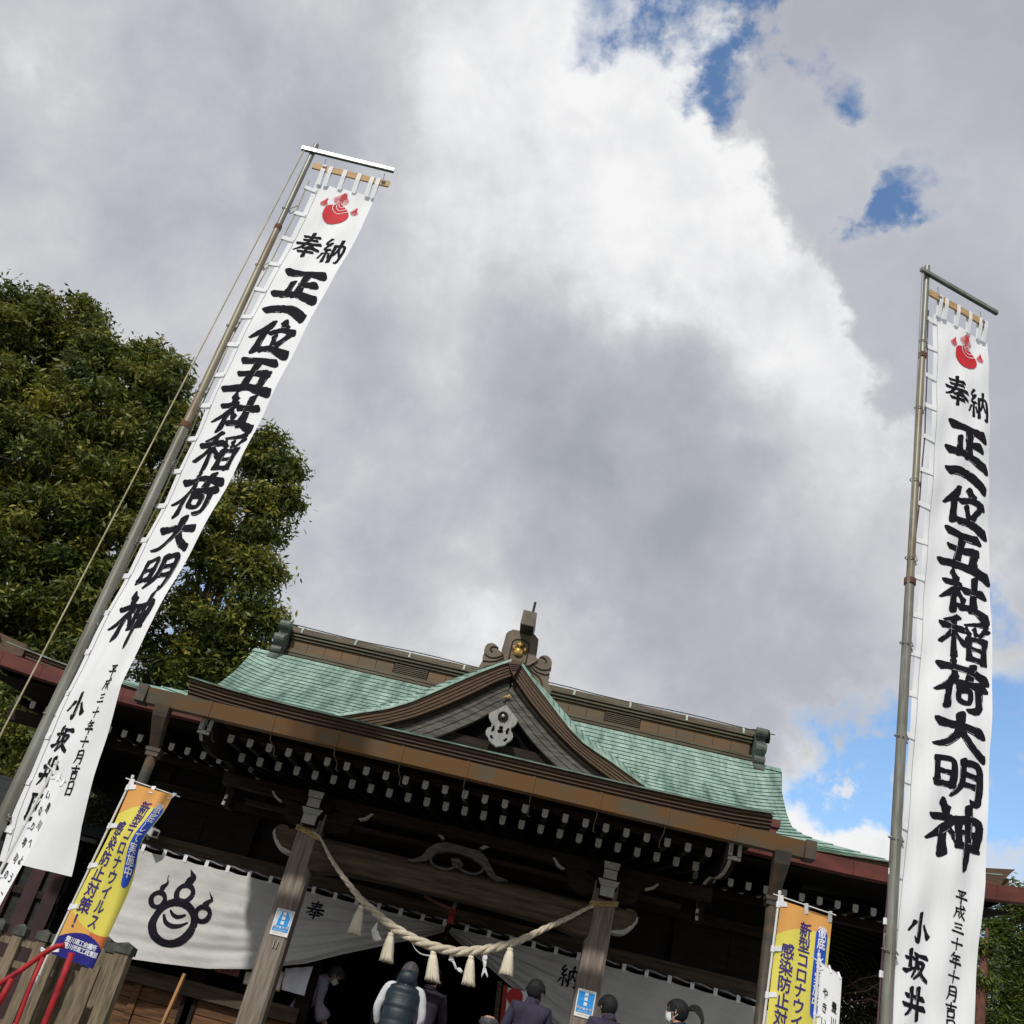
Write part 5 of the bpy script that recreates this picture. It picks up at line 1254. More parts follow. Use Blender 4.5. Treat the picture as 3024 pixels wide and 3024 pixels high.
# tassels
def tassel(px, py, pxb, pyb, label, i):
    Y = -.37; a = P(*c6(px, py), Y); b = P(*c6(pxb, pyb), Y); t = thing('straw_tassel', label, 'tassel', b, 'straw tassels under the rope')
    h = a.z-b.z; lean = Vector((b.x-a.x, 0, 0)); r = .056+.003*(i % 3)
    def rg(f, q): return [a+lean*f+Vector((0, 0, -h*f))+Vector((math.cos(w_)*r*q, math.sin(w_)*r*q, 0)) for w_ in np.linspace(0, 2*math.pi, 17)[:-1]]
    m = MB(); m.grid([rg(f, q) for f, q in ((-.02, .1), (0, .42), (.05, .55), (.10, .50), (.13, .42))], closed=True); m.tube([a+Vector((0, .05, .09)), a], .006, 6); m.build('head', MT['tassel_straw'], t, smooth=True)
    m = MB()
    for k in range(56):                              # loose straws round the skirt
        w0 = k/56*2*math.pi+random.uniform(-.05, .05); q0 = random.uniform(.86, 1.1); pts = []
        for f, q in ((.12, .46), (.3, .70), (.6, .92), (.85, 1.05), (1.0+random.uniform(-.02, .02), 1.14*q0)):
            pts.append(a+lean*f+Vector((0, 0, -h*f))+Vector((math.cos(w0)*r*q, math.sin(w0)*r*q, 0)))
        m.tube(pts, .0052, 4)
    m.build('straw', MT['tassel_straw'], t, smooth=True)
    m = MB(); m.grid([rg(f, q*.96) for f, q in ((.12, .45), (.3, .7), (.6, .92), (.85, 1.02), (.99, 1.08))], closed=True); m.build('core', MT['rope_yellow'], t, smooth=True)
    m = MB(); m.tube([a+lean*f_+Vector((0, 0, -h*f_)) for f_ in (.125, .15)], r*.52, 12); m.build('binding', MT['tassel_straw'], t)
TL = ['straw tassel at the left end of the rope, highest of the five', 'straw tassel hanging beside the zigzag paper left of the entrance', 'straw tassel in front of the bell, middle of the rope',
      'straw tassel between two paper streamers at the lowest point of the rope', 'straw tassel nearest the right porch pillar']
for i, (a1, b1, a2, b2_) in enumerate(((358, 592, 310, 772), (548, 762, 515, 945), (816, 880, 808, 1070), (1056, 908, 1036, 1095), (1304, 858, 1276, 1032))): tassel(a1, b1, a2, b2_, TL[i], i)
# folded paper streamers
def streamer(polys, label):
    t = thing('paper_streamer', label, 'paper streamer', P(*c6(*polys[0][0]), -.36), 'folded white paper streamers on the rope')
    for j, pl in enumerate(polys):
        m = MB(); q = [P(*c6(x, y), -.36+.004*j) for x, y in pl]; m.poly([v+Vector((0, .012*(k % 2), 0)) for k, v in enumerate(q)], (0, .0015, 0)); m.build('paper_fold', MT['paper_white'], t)
streamer([[(462, 690), (455, 745), (422, 760), (420, 742)], [(430, 742), (465, 748), (468, 772), (424, 772)], [(424, 762), (470, 760), (475, 790), (432, 802)], [(438, 792), (478, 780), (484, 805), (445, 815)]], 'zigzag paper streamer between the two left tassels')
streamer([[(918, 905), (935, 898), (945, 930), (930, 945), (912, 935)], [(930, 935), (945, 930), (966, 985), (955, 992)], [(958, 985), (985, 980), (1002, 1005), (995, 1018), (975, 1008)]], 'twisted paper streamer left of the lowest tassel')
streamer([[(1140, 890), (1158, 895), (1156, 930), (1128, 938), (1126, 915)], [(1126, 925), (1155, 930), (1148, 975), (1135, 985)], [(1134, 975), (1146, 975), (1162, 1035), (1158, 1046), (1140, 1010), (1122, 1045), (1119, 1035)]], 'fish-shaped paper streamer right of the lowest tassel')
m = MB(); pts = [(682, 828), (700, 862), (740, 895), (800, 906)]; sp = cr_spline(pts, 5)
m.grid([[P(*c6(x, y-4), -.38), P(*c6(x, y+5), -.375)] for x, y in sp]); tag(m.build('paper_streamer', MT['paper_white'], None, fix=False), 'thin curved paper strip blown against the middle tassel', 'paper streamer', 'folded white paper streamers on the rope')

# ================================================================== notices
def poster(label, c4, Y, seedv):
    a, b, c, d = [P(*p, Y) for p in c4]              # tl tr br bl
    t = thing('pillar_poster', label, 'poster', (a+c)/2, 'blue notices taped to the porch pillars')
    def sf(u, w, lift): return a.lerp(b, u).lerp(d.lerp(c, u), w)+Vector((0, -lift, 0))
    m = MB(); m.poly([a, b, c, d], (0, .003, 0)); m.build('paper', MT['poster_paper'], t)
    m = MB(); m.add([sf(u, w, .003) for u, w in ((.06, .08), (.94, .08), (.94, .84), (.06, .84))], [(0, 1, 2, 3)]); m.build('blue_field', MT['poster_blue'], t, fix=False)
    m = MB()
    if seedv: m.add([sf(u, w, .0045) for u, w in ((.07, .09), (.36, .09), (.24, .40), (.22, .62), (.07, .66))], [(0, 1, 2, 3, 4)]); m.add([sf(u, w, .0045) for u, w in ((.66, .09), (.93, .09), (.93, .60), (.84, .62), (.86, .3))], [(0, 1, 2, 3, 4)]); m.build('pale_cloud', MT['poster_pale'], t, fix=False)
    for w0 in (.10, .27, .45):
        m = MB(); m.add([sf(u, w, .006) for u, w in ((.42, w0), (.60, w0), (.60, w0+.125), (.42, w0+.125))], [(0, 1, 2, 3)]); o = m.build('panel', MT['poster_paper'], t, fix=False)
    for i, ch in enumerate('対策中'):
        printed('lettering', ch, sf, .30+.17*i, .69, .15, .10, .1, MT['text_white'], t, .006, .02)
    for u0 in (.14, .84):
        m = MB(); m.add([sf(u0+.065*math.cos(a_), .67+.045*math.sin(a_), .006) for a_ in np.linspace(0, 2*math.pi, 13)[:-1]], [tuple(range(12))]); m.build('round_mark', MT['poster_pink'], t, fix=False)
    for w0, u0, u1, mt_ in ((.035, .2, .85, 'grey_print'), (.775, .10, .86, 'poster_pale'), (.805, .16, .7, 'poster_pale'), (.90, .15, .5, 'grey_print'), (.90, .55, .8, 'grey_print')):
        m = MB(); u = u0
        while u < u1: m.add([sf(u_, w_, .0055) for u_, w_ in ((u, w0), (u+.022, w0), (u+.022, w0+.018), (u, w0+.018))], [(0, 1, 2, 3)]); u += .036
        m.build('fine_print', MT[mt_], t, fix=False)
def z8(x, y): return (780+x/12.075, 2640+y/12.075)
def z9(x, y): return (1680+x/15.58, 2900+y/15.58)
poster('blue notice with pale blotches taped to the left porch pillar', [z8(478, 482), z8(1108, 635), z8(812, 1555), z8(182, 1415)], -.135, 1)
poster('solid blue notice taped low on the right porch pillar', [z9(445, 265), z9(1272, 480), z9(1048, 1750), z9(218, 1520)], -.135, 0)
m = MB()
for x0, y0, x1, y1 in ((368, 1635, 298, 1910), (512, 1672, 405, 1932)): m.beam(P(*z8(x0, y0), -.14), P(*z8(x1, y1), -.14), .008, .010)
tag(m.build('pillar_hook', MT['bar_steel'], None), 'two thin metal strips under the notice on the left pillar', 'bracket')
# sign with red disc behind the visitors
SG = thing('prayer_sign', 'white sign board with red disc, half hidden behind the visitor in purple jacket', 'sign', P(1510, 3024, .9))
def d4(x, y): return (1380+x/2.542, 2780+y/2.542)
m = MB(); m.poly([P(*d4(x, y), .9) for x, y in ((300, 345), (470, 385), (450, 700), (250, 700))], (0, .03, 0)); m.build('board', MT['poster_paper'], SG)
m = MB(); m.beam(P(*d4(245, 300), .93), P(*d4(195, 760), .93), .07, .05); m.build('post', MT['beam_wood'], SG)
m = MB(); m.beam(P(*d4(288, 330), .92), P(*d4(245, 760), .92), .05, .05); m.build('post', MT['cloth_red'], SG)
q = P(*d4(357, 416), .89); m = MB(); m.add([q+Vector((math.cos(a_)*.088, 0, math.sin(a_)*.088)) for a_ in np.linspace(0, 2*math.pi, 25)[:-1]], [tuple(range(24))]); m.build('red_disc', MT['sign_red'], SG, fix=False)
q = P(*d4(335, 510), .89)
def sgs(u, w, lift): return Vector((q.x+u, .89-lift, q.z-w))
brush('lettering', '平', sgs, -.01, 0, .07, .10, MT['grey_print'], SG, lift=.004) if False else printed('lettering', '祈願', sgs, 0, 0, .075, .10, .09, MT['grey_print'], SG, .004, 0, vertical=False)
m = MB(); q = P(*d4(312, 572), .885); m.add([q+Vector((0, 0, .02)), q+Vector((.012, 0, -.02)), q+Vector((-.012, 0, -.02))], [(0, 1, 2)]); m.build('blue_mark', MT['poster_blue'], SG, fix=False)
# framed pictures and white sheet under the curtain
def f2(x, y): return (300+x/3.22, 2450+y/3.22)
def frame(label, c4, fm, pm):
    t = thing('framed_picture', label, 'picture', P(*f2(*c4[0]), 1.45), 'pictures on the wall below the curtain')
    a, b, c, d = [P(*f2(*p), 1.45) for p in c4]; m = MB(); m.poly([a, b, c, d], (0, .03, 0)); m.build('frame', MT[fm], t)
    ce = (a+b+c+d)/4; m = MB(); m.poly([ce.lerp(v, .84)+Vector((0, -.004, 0)) for v in (a, b, c, d)], (0, .003, 0)); m.build('print', MT[pm], t)
frame('faded reddish picture in dark frame left of the left pillar', [(1060, 1270), (1340, 1340), (1325, 1415), (1055, 1350)], 'dark_wood', 'picture_red')
frame('gold framed certificate behind the left pillar', [(1370, 1340), (1480, 1365), (1450, 1490), (1342, 1465)], 'gold_stain', 'poster_paper')
frame('tall gold framed certificate right of the left pillar', [(1655, 1330), (1745, 1350), (1690, 1542), (1600, 1520)], 'gold_stain', 'poster_paper')
a, b, c, d = [P(*p, 1.4) for p in ((843, 2860), (924, 2854), (898, 2941), (831, 2922))]
m = MB(); rows = []
for j in range(9): 
    rows.append([a.lerp(b, i/8).lerp(d.lerp(c, i/8), j/8)+Vector((0, .015*math.sin(i*1.7+j*.8), 0)) for i in range(9)])
m.grid(rows); tag(m.build('plastic_sheet', MT['sheet_white'], None, smooth=True, fix=False), 'glossy white sheet hanging at the left side of the entrance', 'sheet')
m = MB(); m.beam(P(*f2(792, 1372), 1.0), P(*f2(792, 1372), 1.0)+Vector((-.06, -.15, -1.15)), .035, .03); tag(m.build('wooden_stick', MT['stick_wood'], None), 'light brown stick leaning against the hall wall', 'stick')
# security camera
SCM = thing('security_camera', 'white box security camera fixed to the beam above the left end of the curtain', 'security camera', P(450, 2455, 1.2))
a, b = P(438, 2444, 1.35), P(458, 2462, 1.05); m = MB(); m.beam(a, b, .09, .09); m.build('housing', MT['camera_white'], SCM)
m = MB(); m.beam(b+(b-a).normalized()*.001, b+(b-a).normalized()*.006, .06, .06); m.build('lens', MT['glass_dark'], SCM)
m = MB(); m.tube([a+Vector((0, .0, -.02)), a+Vector((0, .15, -.1))], .02, 8); m.build('mount', MT['camera_white'], SCM)
# ================================================================== fence, rails, shed at the left
FN = thing('wooden_fence', 'old wooden post fence with dark capped posts at the lower left', 'fence', (-3.2, -2.0, 0))
def fpost(px, py, Y, w=.085, h=None):
    q = P(px, py, Y); m = MB(); m.box((q.x-w/2, q.y-w/2, .0), (q.x+w/2, q.y+w/2, q.z-.03)); o = m.build('post', MT['fence_wood'], FN)
    m = MB(); r = w/2+.014; m.grid([[Vector((q.x+a*k, q.y+b*k, zz)) for a, b in ((-1, -1), (1, -1), (1, 1), (-1, 1))] for k, zz in ((r, q.z-.085), (r, q.z-.02), (.004, q.z+.012))], closed=True); m.build('cap', MT['fence_cap'], o)
    return q
FY = -1.9
fr = [fpost(*p, FY) for p in ((-52, 2718), (8, 2716), (71, 2733), (140, 2750))]
bk = [fpost(*p, Y) for p, Y in (((183, 2760), FY), ((214, 2768), -1.7), ((245, 2776), -1.5), ((282, 2784), -1.2))]
ls = [fpost(*p, Y, w) for p, Y, w in (((318, 2768), -.8, .10), ((341, 2786), -1.3, .095), ((378, 2787), -1.9, .125))]
for dz in (.13, .30, .75):
    a = fr[0]+Vector((-1.6, 0, -dz)); b = Vector((bk[3].x, FY, fr[3].z-dz)); m = MB(); m.beam(a, b, .03, .055); m.build('rail', MT['fence_wood'], FN)
for i in range(6):
    q = P(150+i*26, 2900, -1.55); m = MB(); m.box((q.x-.045, -1.60-.02*i, 0), (q.x+.045, -1.56-.02*i, q.z+.02+.02*i)); m.build('board', MT['fence_wood'], FN)
# red hand rail
RRL = thing('red_handrail', 'bright red tube handrail sloping beside the fence at lower left', 'handrail', (-2.6, -3.2, 0))
def f1(x, y): return (x/3.366, 2450+y/3.366)
for pts, r_ in (([(-120, 1600), (0, 1530), (220, 1390), (430, 1235), (560, 1160), (640, 1150)], .020), ([(715, 1225), (600, 1530), (440, 1932), (300, 2300), (180, 2600)], .024), ([(430, 1265), (300, 1560), (160, 1932), (20, 2300)], .016), ([(-60, 1800), (30, 1650), (120, 1480)], .024)):
    m = MB(); m.tube([P(*f1(x, y), -3.15) for x, y in pts], r_, 12); m.build('rail', MT['rail_red'], RRL, smooth=True)
m = MB()
for k in range(3): q = P(*f1(450, 1195+14*k), -3.12); m.tube([q+Vector((math.cos(a_)*.035, math.sin(a_)*.035, .006*math.sin(a_*2))) for a_ in np.linspace(0, 2*math.pi, 12)], .006, 5)
m.build('white_tie', MT['clip_white'], RRL)
# dark storehouse behind the fence
SH = thing('storehouse', 'dark low storehouse with green edged roof behind the fence at left', 'storehouse', (-6.3, 4.5, 0))
def s7(x, y): return (x/4.6, 2280+y/4.6)
q0, q1 = P(*s7(-900, 1000), 3.0), P(*s7(1125, 1010), 3.0); zt = q1.z
m = MB(); m.box((q0.x-2, 3.0, 0), (q1.x, 6.0, zt)); m.build('wall', MT['shed_wall'], SH)
m = MB(); m.beam((q0.x-2, 2.8, zt+.12), (q1.x+.25, 2.8, zt+.06), .12, .05); m.build('eave', MT['fence_cap'], SH)
m = MB(); m.add([(q0.x-2, 2.7, zt+.1), (q1.x+.3, 2.7, zt+.1), (q1.x+.1, 4.5, zt+.9), (q0.x-2, 4.5, zt+.9), (q0.x-2, 6.3, zt+.1), (q1.x+.3, 6.3, zt+.1)], [(0, 1, 2, 3), (3, 2, 5, 4)]); m.build('roof', MT['shed_wall'], SH)
for px in (200, 560, 860): q = P(*s7(px, 1300), 2.96); m = MB(); m.box((q.x-.09, 2.93, 0), (q.x+.09, 3.0, zt)); m.build('post', MT['shed_red'], SH)
for dz in (.75, 1.2): m = MB(); m.box((q0.x-2, 2.95, zt-dz), (q1.x, 3.0, zt-dz+.09)); m.build('rail', MT['dark_wood_x'], SH)

# ================================================================== people
def skin_mesh(name, verts, edges, radii, material, parent, sub=1, root=0):
    me = bpy.data.meshes.new(name); me.from_pydata([tuple(v) for v in verts], edges, [])
    o = bpy.data.objects.new('tmp', me); COL.objects.link(o); o.modifiers.new('s', 'SKIN'); sb = o.modifiers.new('u', 'SUBSURF'); sb.levels = sub; sb.render_levels = sub
    for i, sv in enumerate(me.skin_vertices[0].data): r = radii[i]; sv.radius = r if isinstance(r, tuple) else (r, r); sv.use_root = (i == root)
    bpy.context.view_layer.update()
    out = bpy.data.meshes.new_from_object(o.evaluated_get(bpy.context.evaluated_depsgraph_get())); out.name = name
    bpy.data.objects.remove(o); bpy.data.meshes.remove(me)
    out.materials.clear(); out.materials.append(material); out.polygons.foreach_set('use_smooth', [True]*len(out.polygons))
    return link(name, out, parent)
def person(label, head_top, height, face, lean=0, headtilt=0, jacket='navy_purple', pants='trouser_dark', hair='hair_black', arm=(.10, .0), mask=False, bald=False, vest=False, pony=False, robe=False, collar=True, sleeve=None, headyaw=0, foot=None):
    """head_top world point; face = heading in degrees (0 = towards +Y, back to the camera)"""
    foot = FZ if foot is None else foot; yaw = R(face)
    def loc(x, y, zz, tilt=False):
        v = Vector((x, y, zz))
        if zz > .92:                                 # bend at the hips
            L = R(lean)*min(1, (zz-.92)/.35); d = v-Vector((0, 0, .92)); d = Vector((d.x, d.y*math.cos(L)+d.z*math.sin(L), -d.y*math.sin(L)+d.z*math.cos(L))); v = Vector((0, 0, .92))+d
        return v
    ht = R(headtilt)
    neck = loc(0, .0, 1.47)
    def hd(x, y, zz):                                # head local, origin at the neck
        v = Vector((x, y, zz)); v = Vector((v.x, v.y*math.cos(ht)+v.z*math.sin(ht), -v.y*math.sin(ht)+v.z*math.cos(ht)))
        a = R(headyaw); v = Vector((v.x*math.cos(a)-v.y*math.sin(a), v.x*math.sin(a)+v.y*math.cos(a), v.z))
        L = R(lean)*.7; v = Vector((v.x, v.y*math.cos(L)+v.z*math.sin(L), -v.y*math.sin(L)+v.z*math.cos(L)))
        return neck+v
    topl = hd(0, .01, .245); s = (Vector(head_top).z-foot)/topl.z
    rotz = Matrix.Rotation(yaw, 3, 'Z'); base = Vector(head_top)-rotz @ (topl*s)
    def Wd(v): return base+rotz @ (v*s)
    t = thing('person', label, 'person', base)
    ay, sp_ = arm
    J = [(0, 0, .92), (0, -.01, 1.08), (0, 0, 1.27), (0, -.01, 1.41)]
    V = [loc(*j) for j in J]; rad = [(.13, .095), (.11, .085), (.12, .085), (.075, .06)]
    E = [(0, 1), (1, 2), (2, 3)]
    V += [hd(0, 0, 0), hd(0, .015, .06), hd(0, .022, .12), hd(0, .018, .18), hd(0, .012, .215)]; rad += [.055, .056, (.070, .082), (.075, .092), (.062, .078)]; E += [(3, 4), (4, 5), (5, 6), (6, 7), (7, 8)]
    arms = {}
    for sx in (-1, 1):
        sh = loc(sx*.175, -.005, 1.40); el_ = sh+Vector((sx*(.05+sp_), .02+ay*.3, -.27)); wr = el_+Vector((-sx*.05, .10+ay, -.19)); hn = wr+Vector((-sx*.015, .04, -.06)); arms[sx] = (sh, el_, wr, hn)
        b = len(V); V += [sh, el_, wr, hn]; rad += [.040, .034, .026, (.034, .016)]; E += [(3, b), (b, b+1), (b+1, b+2), (b+2, b+3)]
        for k in range(5):                           # five fingers, thumb from the side of the palm
            st = hn if k < 4 else wr.lerp(hn, .5)
            ln = (.045, .055, .052, .040, .034)[k]; off = Vector(((k-1.5)*.014 if k < 4 else -sx*.034, .018, -ln if k < 4 else -.012)); b2 = len(V); V += [st+off*.55, st+off+Vector((0, .012, -.01))]; rad += [.008, .006]; E += [((b+3) if k < 4 else (b+2), b2), (b2, b2+1)]
    for sx in (-1, 1):
        b = len(V); V += [Vector((sx*.09, 0, .86)), Vector((sx*.10, .02, .48)), Vector((sx*.10, -.01, .09)), Vector((sx*.11, .13, .035))]; rad += [.085, .056, .038, (.042, .03)]; E += [(0, b), (b, b+1), (b+1, b+2), (b+2, b+3)]
    rs = [tuple(c*s for c in (r if isinstance(r, tuple) else (r, r))) for r in rad]
    skin_mesh('body', [Wd(v) for v in V], E, rs, MT['skin'], t, 1)
    # face: nose, mouth, eyes, ears
    m = MB(); m.ball(Wd(hd(0, .118, .118)), (.014*s, .018*s, .022*s), 8, 6); m.build('nose', MT['skin'], t, smooth=True)
    m = MB(); m.ball(Wd(hd(0, .103, .078)), (.024*s, .01*s, .007*s), 8, 6); m.build('mouth', MT['cloth_red'], t, smooth=True)
    for sx in (-1, 1):
        m = MB(); m.ball(Wd(hd(sx*.032, .094, .145)), (.013*s, .012*s, .009*s), 8, 6); m.build('eye', MT['glass_dark'], t, smooth=True)
        m = MB(); m.ball(Wd(hd(sx*.082, .012, .125)), (.012*s, .022*s, .034*s), 8, 6); m.build('ear', MT['skin'], t, smooth=True)
    # hair: shell around the skull, open at the face
    bm = MB(); C0 = (0, .0, .150); n1, m1 = 30, 20; keep = []
    vs = []
    for i in range(m1+1):
        th = math.pi*i/m1
        for k in range(n1):
            a = 2*math.pi*k/n1; j = 1+random.uniform(-.012, .018)
            vs.append((C0[0]+.094*j*math.sin(th)*math.cos(a), C0[1]+.112*j*math.sin(th)*math.sin(a)+.006, C0[2]+(.104 if th < math.pi/2 else .118)*j*math.cos(th)))
    for i in range(m1):
        for k in range(n1):
            f = (i*n1+k, i*n1+(k+1) % n1, (i+1)*n1+(k+1) % n1, (i+1)*n1+k); cx_, cy_, cz_ = [sum(vs[q][d] for q in f)/4 for d in range(3)]
            face_ = cy_ > .045-.25*max(0, .15-cz_) and cz_ < .205-.6*max(0, .05-abs(cx_))*0
            if face_ or cz_ < .048: continue
            if bald and (cz_ > .185 or (cy_ > 0 and cz_ > .14)): continue
            keep.append(f)
    bm.v = [tuple(Wd(hd(*v))) for v in vs]; bm.f = keep; bm.m = [0]*len(keep)
    h_ = bm.build('hair', MT[hair], t, smooth=True, fix=True)
    sol = h_.modifiers.new('t', 'SOLIDIFY'); sol.thickness = .008*s; sol.offset = 0
    m = MB()                                         # strands that break the outline
    for k in range(260 if not bald else 24):
        a = random.uniform(0, 2*math.pi); e_ = random.uniform(.0, 1.35) if not bald else random.uniform(0, .4)
        if math.sin(a) > .6 and e_ < .6: continue
        rv = random.uniform(.97, 1.05); p = hd(math.cos(a)*.096*math.cos(e_)*rv, .010+math.sin(a)*.112*math.cos(e_)*rv, .150+.104*math.sin(e_)*rv); d = (p-hd(0, .012, .15)).normalized()
        m.tube([Wd(p-d*.01), Wd(p+d*.008+Vector((0, 0, -.02))), Wd(p+d*.006+Vector((random.uniform(-.01, .01), 0, -.045)))], [.0075*s, .005*s, .001*s], 4)
    m.build('hair_strand', MT[hair], t, smooth=True)
    if mask:
        m = MB(); rows = []
        for j in range(6):
            rows.append([Wd(hd(math.sin(a)*.083, .02+math.cos(a)*(.096+.014*math.sin(j/5*math.pi)), .045+.075*j/5)) for a in np.linspace(-1.2, 1.2, 11)])
        m.grid(rows); mk = m.build('face_mask', MT['mask_white'], t, smooth=True, fix=False)
        for sx in (-1, 1):
            m = MB(); m.tube([Wd(hd(sx*.078, .05, .11)), Wd(hd(sx*.090, .0, .13)), Wd(hd(sx*.088, -.012, .10)), Wd(hd(sx*.078, .045, .06))], .0025*s, 5); m.build('ear_loop', MT['mask_white'], mk)
    if pony:
        m = MB()
        for k in range(46):
            dx, dz = random.uniform(-.5, .5), random.uniform(-.5, .5); p0 = hd(0, -.09, .16)
            pts = [p0+Vector((dx*.02, 0, dz*.02)), p0+Vector((dx*.06, -.07-.01*k/40, .03+dz*.05)), p0+Vector((dx*.08, -.14, -.01+dz*.07)), p0+Vector((dx*.10, -.17+dx*.03, -.09+dz*.06)), p0+Vector((dx*.10, -.15, -.16+dz*.09))]
            m.tube([Wd(v) for v in [Vector(c) for c in cr_spline(pts, 3)]], [.010*s]*6+[.008*s]*4+[.005*s]*2+[.001*s], 4)
        m.build('ponytail', MT[hair], t, smooth=True)
    # clothing
    jm = MT[jacket]; k_ = 1.22
    Vc = [loc(0, 0, .86), loc(0, 0, .95), loc(0, -.01, 1.10), loc(0, 0, 1.28), loc(0, -.012, 1.405), loc(0, -.012, 1.455)]; rc = [(.175, .135), (.172, .132), (.165, .130), (.188, .142), (.172, .128), (.105, .10)]; rc = [(a*(1.3 if robe else 1), b*(1.3 if robe else 1)) for a, b in rc]; Ec = [(i, i+1) for i in range(5)]
    sm = MT[sleeve] if sleeve else jm; Vs, rs2, Es = [], [], []
    for sx in (-1, 1):
        sh, el_, wr, hn = arms[sx]
        if sleeve:
            b = len(Vs); Vs += [loc(sx*.07, -.005, 1.385), sh+Vector((sx*.015, 0, .0)), sh.lerp(el_, .5)+Vector((sx*.012, 0, 0)), el_, el_.lerp(wr, .9)]; rs2 += [.085, .074, .064, .056, .042]
        else:
            b = len(Vc); Vc += [sh, sh.lerp(el_, .5), el_, el_.lerp(wr, .92)]; rc += [.078, .066, .058, .044 if not robe else .15]; Ec += [(4, b), (b, b+1), (b+1, b+2), (b+2, b+3)]
    sc = lambda L_: [tuple(c*s for c in (r if isinstance(r, tuple) else (r, r))) for r in L_]
    jk = skin_mesh('jacket' if not robe else 'robe', [Wd(v) for v in Vc], Ec, sc(rc), jm, t, 2)
    if sleeve:
        for sx, i in ((-1, 0), (1, 5)): skin_mesh('sleeve', [Wd(v) for v in Vs[i:i+5]], [(0, 1), (1, 2), (2, 3), (3, 4)], sc(rs2[i:i+5]), sm, t, 2)
    if collar:
        m = MB(); rows = []
        for zz, q in ((-.035, 1.25), (.0, 1.12), (.028, 1.06), (.03, .95), (.0, .9)): rows.append([Wd(hd(math.cos(a)*.070*q, -.002+math.sin(a)*.072*q, zz-.01*math.sin(a))) for a in np.linspace(0, 2*math.pi, 19)[:-1]])
        m.grid(rows, closed=True); m.build('collar', jm, jk, smooth=True)
    if vest:
        m = MB(); rows = []
        zs = np.linspace(.90, 1.43, 49)
        for i, zz in enumerate(zs):
            pf = .010*abs(math.sin((zz-.90+.012*math.sin(zz*37))/.53*math.pi*4.6))*(.7+.3*math.sin(zz*23)); wx = float(np.interp(zz, (.9, 1.1, 1.3, 1.40, 1.43), (.20, .195, .215, .195, .13))); wy = float(np.interp(zz, (.9, 1.3, 1.43), (.165, .17, .10)))
            rows.append([Wd(loc(math.copysign(abs(math.cos(a))**.85, math.cos(a))*(wx+pf), math.sin(a)*(wy+pf), zz)) for a in np.linspace(0, 2*math.pi, 33)[:-1]])
        m.grid(rows, closed=True); m.build('vest', MT['vest_teal'], t, smooth=True)
        m = MB(); m.ball(Wd(hd(0, -.085, .02)), (.115*s, .065*s, .095*s), 16, 10); m.ball(Wd(hd(-.07, -.03, .0)), (.06*s, .08*s, .055*s), 12, 8); m.ball(Wd(hd(.07, -.03, .0)), (.06*s, .08*s, .055*s), 12, 8); m.build('hood', MT['vest_teal'], t, smooth=True)
    Vt = [Vector((0, 0, .93)), Vector((0, 0, .88))]; rt_ = [(.165, .125), (.16, .13)]; Et = [(0, 1)]
    for sx in (-1, 1):
        b = len(Vt); Vt += [Vector((sx*.09, 0, .78)), Vector((sx*.10, .015, .48)), Vector((sx*.10, -.01, .10))]; rt_ += ([.105, .08, .065] if not robe else [.14, .16, .17]); Et += [(1, b), (b, b+1), (b+1, b+2)]
    skin_mesh('trousers', [Wd(v) for v in Vt], Et, sc(rt_), MT[pants], t, 1)
    m = MB()
    for sx in (-1, 1): m.ball(Wd(Vector((sx*.105, .05, .045))), (.052*s, .13*s, .045*s), 10, 8, rot=rotz)
    m.build('shoes', MT['black_iron'], t, smooth=True)
    return t, base
person('shrine priest in pale lavender robe and face mask, bowing inside the dark entrance', P(1012, 2866, 1.9), 1.55, -80, lean=30, headtilt=25, jacket='lavender_cloth', pants='teal_cloth', hair='hair_grey', mask=True, robe=True, arm=(.05, .02))
person('visitor in dark purple jacket with pale sleeve stripe, left of the padded vest', P(1196, 2868, .25), 1.60, 8, lean=12, jacket='dark_purple', arm=(.05, .02))
person('visitor in dark purple jacket mostly hidden right of the padded vest', P(1288, 2862, .25), 1.50, -6, lean=8, jacket='dark_purple', arm=(.05, .02), headyaw=-50)
person('grey haired visitor in dark padded vest with hood and white sleeves, seen from behind', P(1218, 2846, -.5), 1.42, 0, lean=8, headtilt=12, jacket='sleeve_white', hair='hair_grey', vest=True, sleeve='sleeve_white', arm=(.0, .05))
person('balding visitor whose head top shows at the bottom edge of the photo', P(1450, 2990, -1.95), 1.60, 0, jacket='navy_black', hair='hair_grey', bald=True, foot=FZ-.34)
person('tall black haired visitor in purple navy jacket and mask, left of the right pillar', P(1590, 2896, -1.0), 1.70, 0, headtilt=8, headyaw=-28, jacket='navy_purple', mask=True, arm=(.05, .03))
person('black haired visitor in navy coat looking down, right of the right pillar', P(1795, 2942, -1.2), 1.64, 20, headtilt=18, headyaw=10, jacket='navy_purple', arm=(.05, .0))
person('woman with windblown black ponytail and mask facing left', P(2000, 2953, -1.2), 1.62, 72, headtilt=8, jacket='navy_black', mask=True, pony=True)

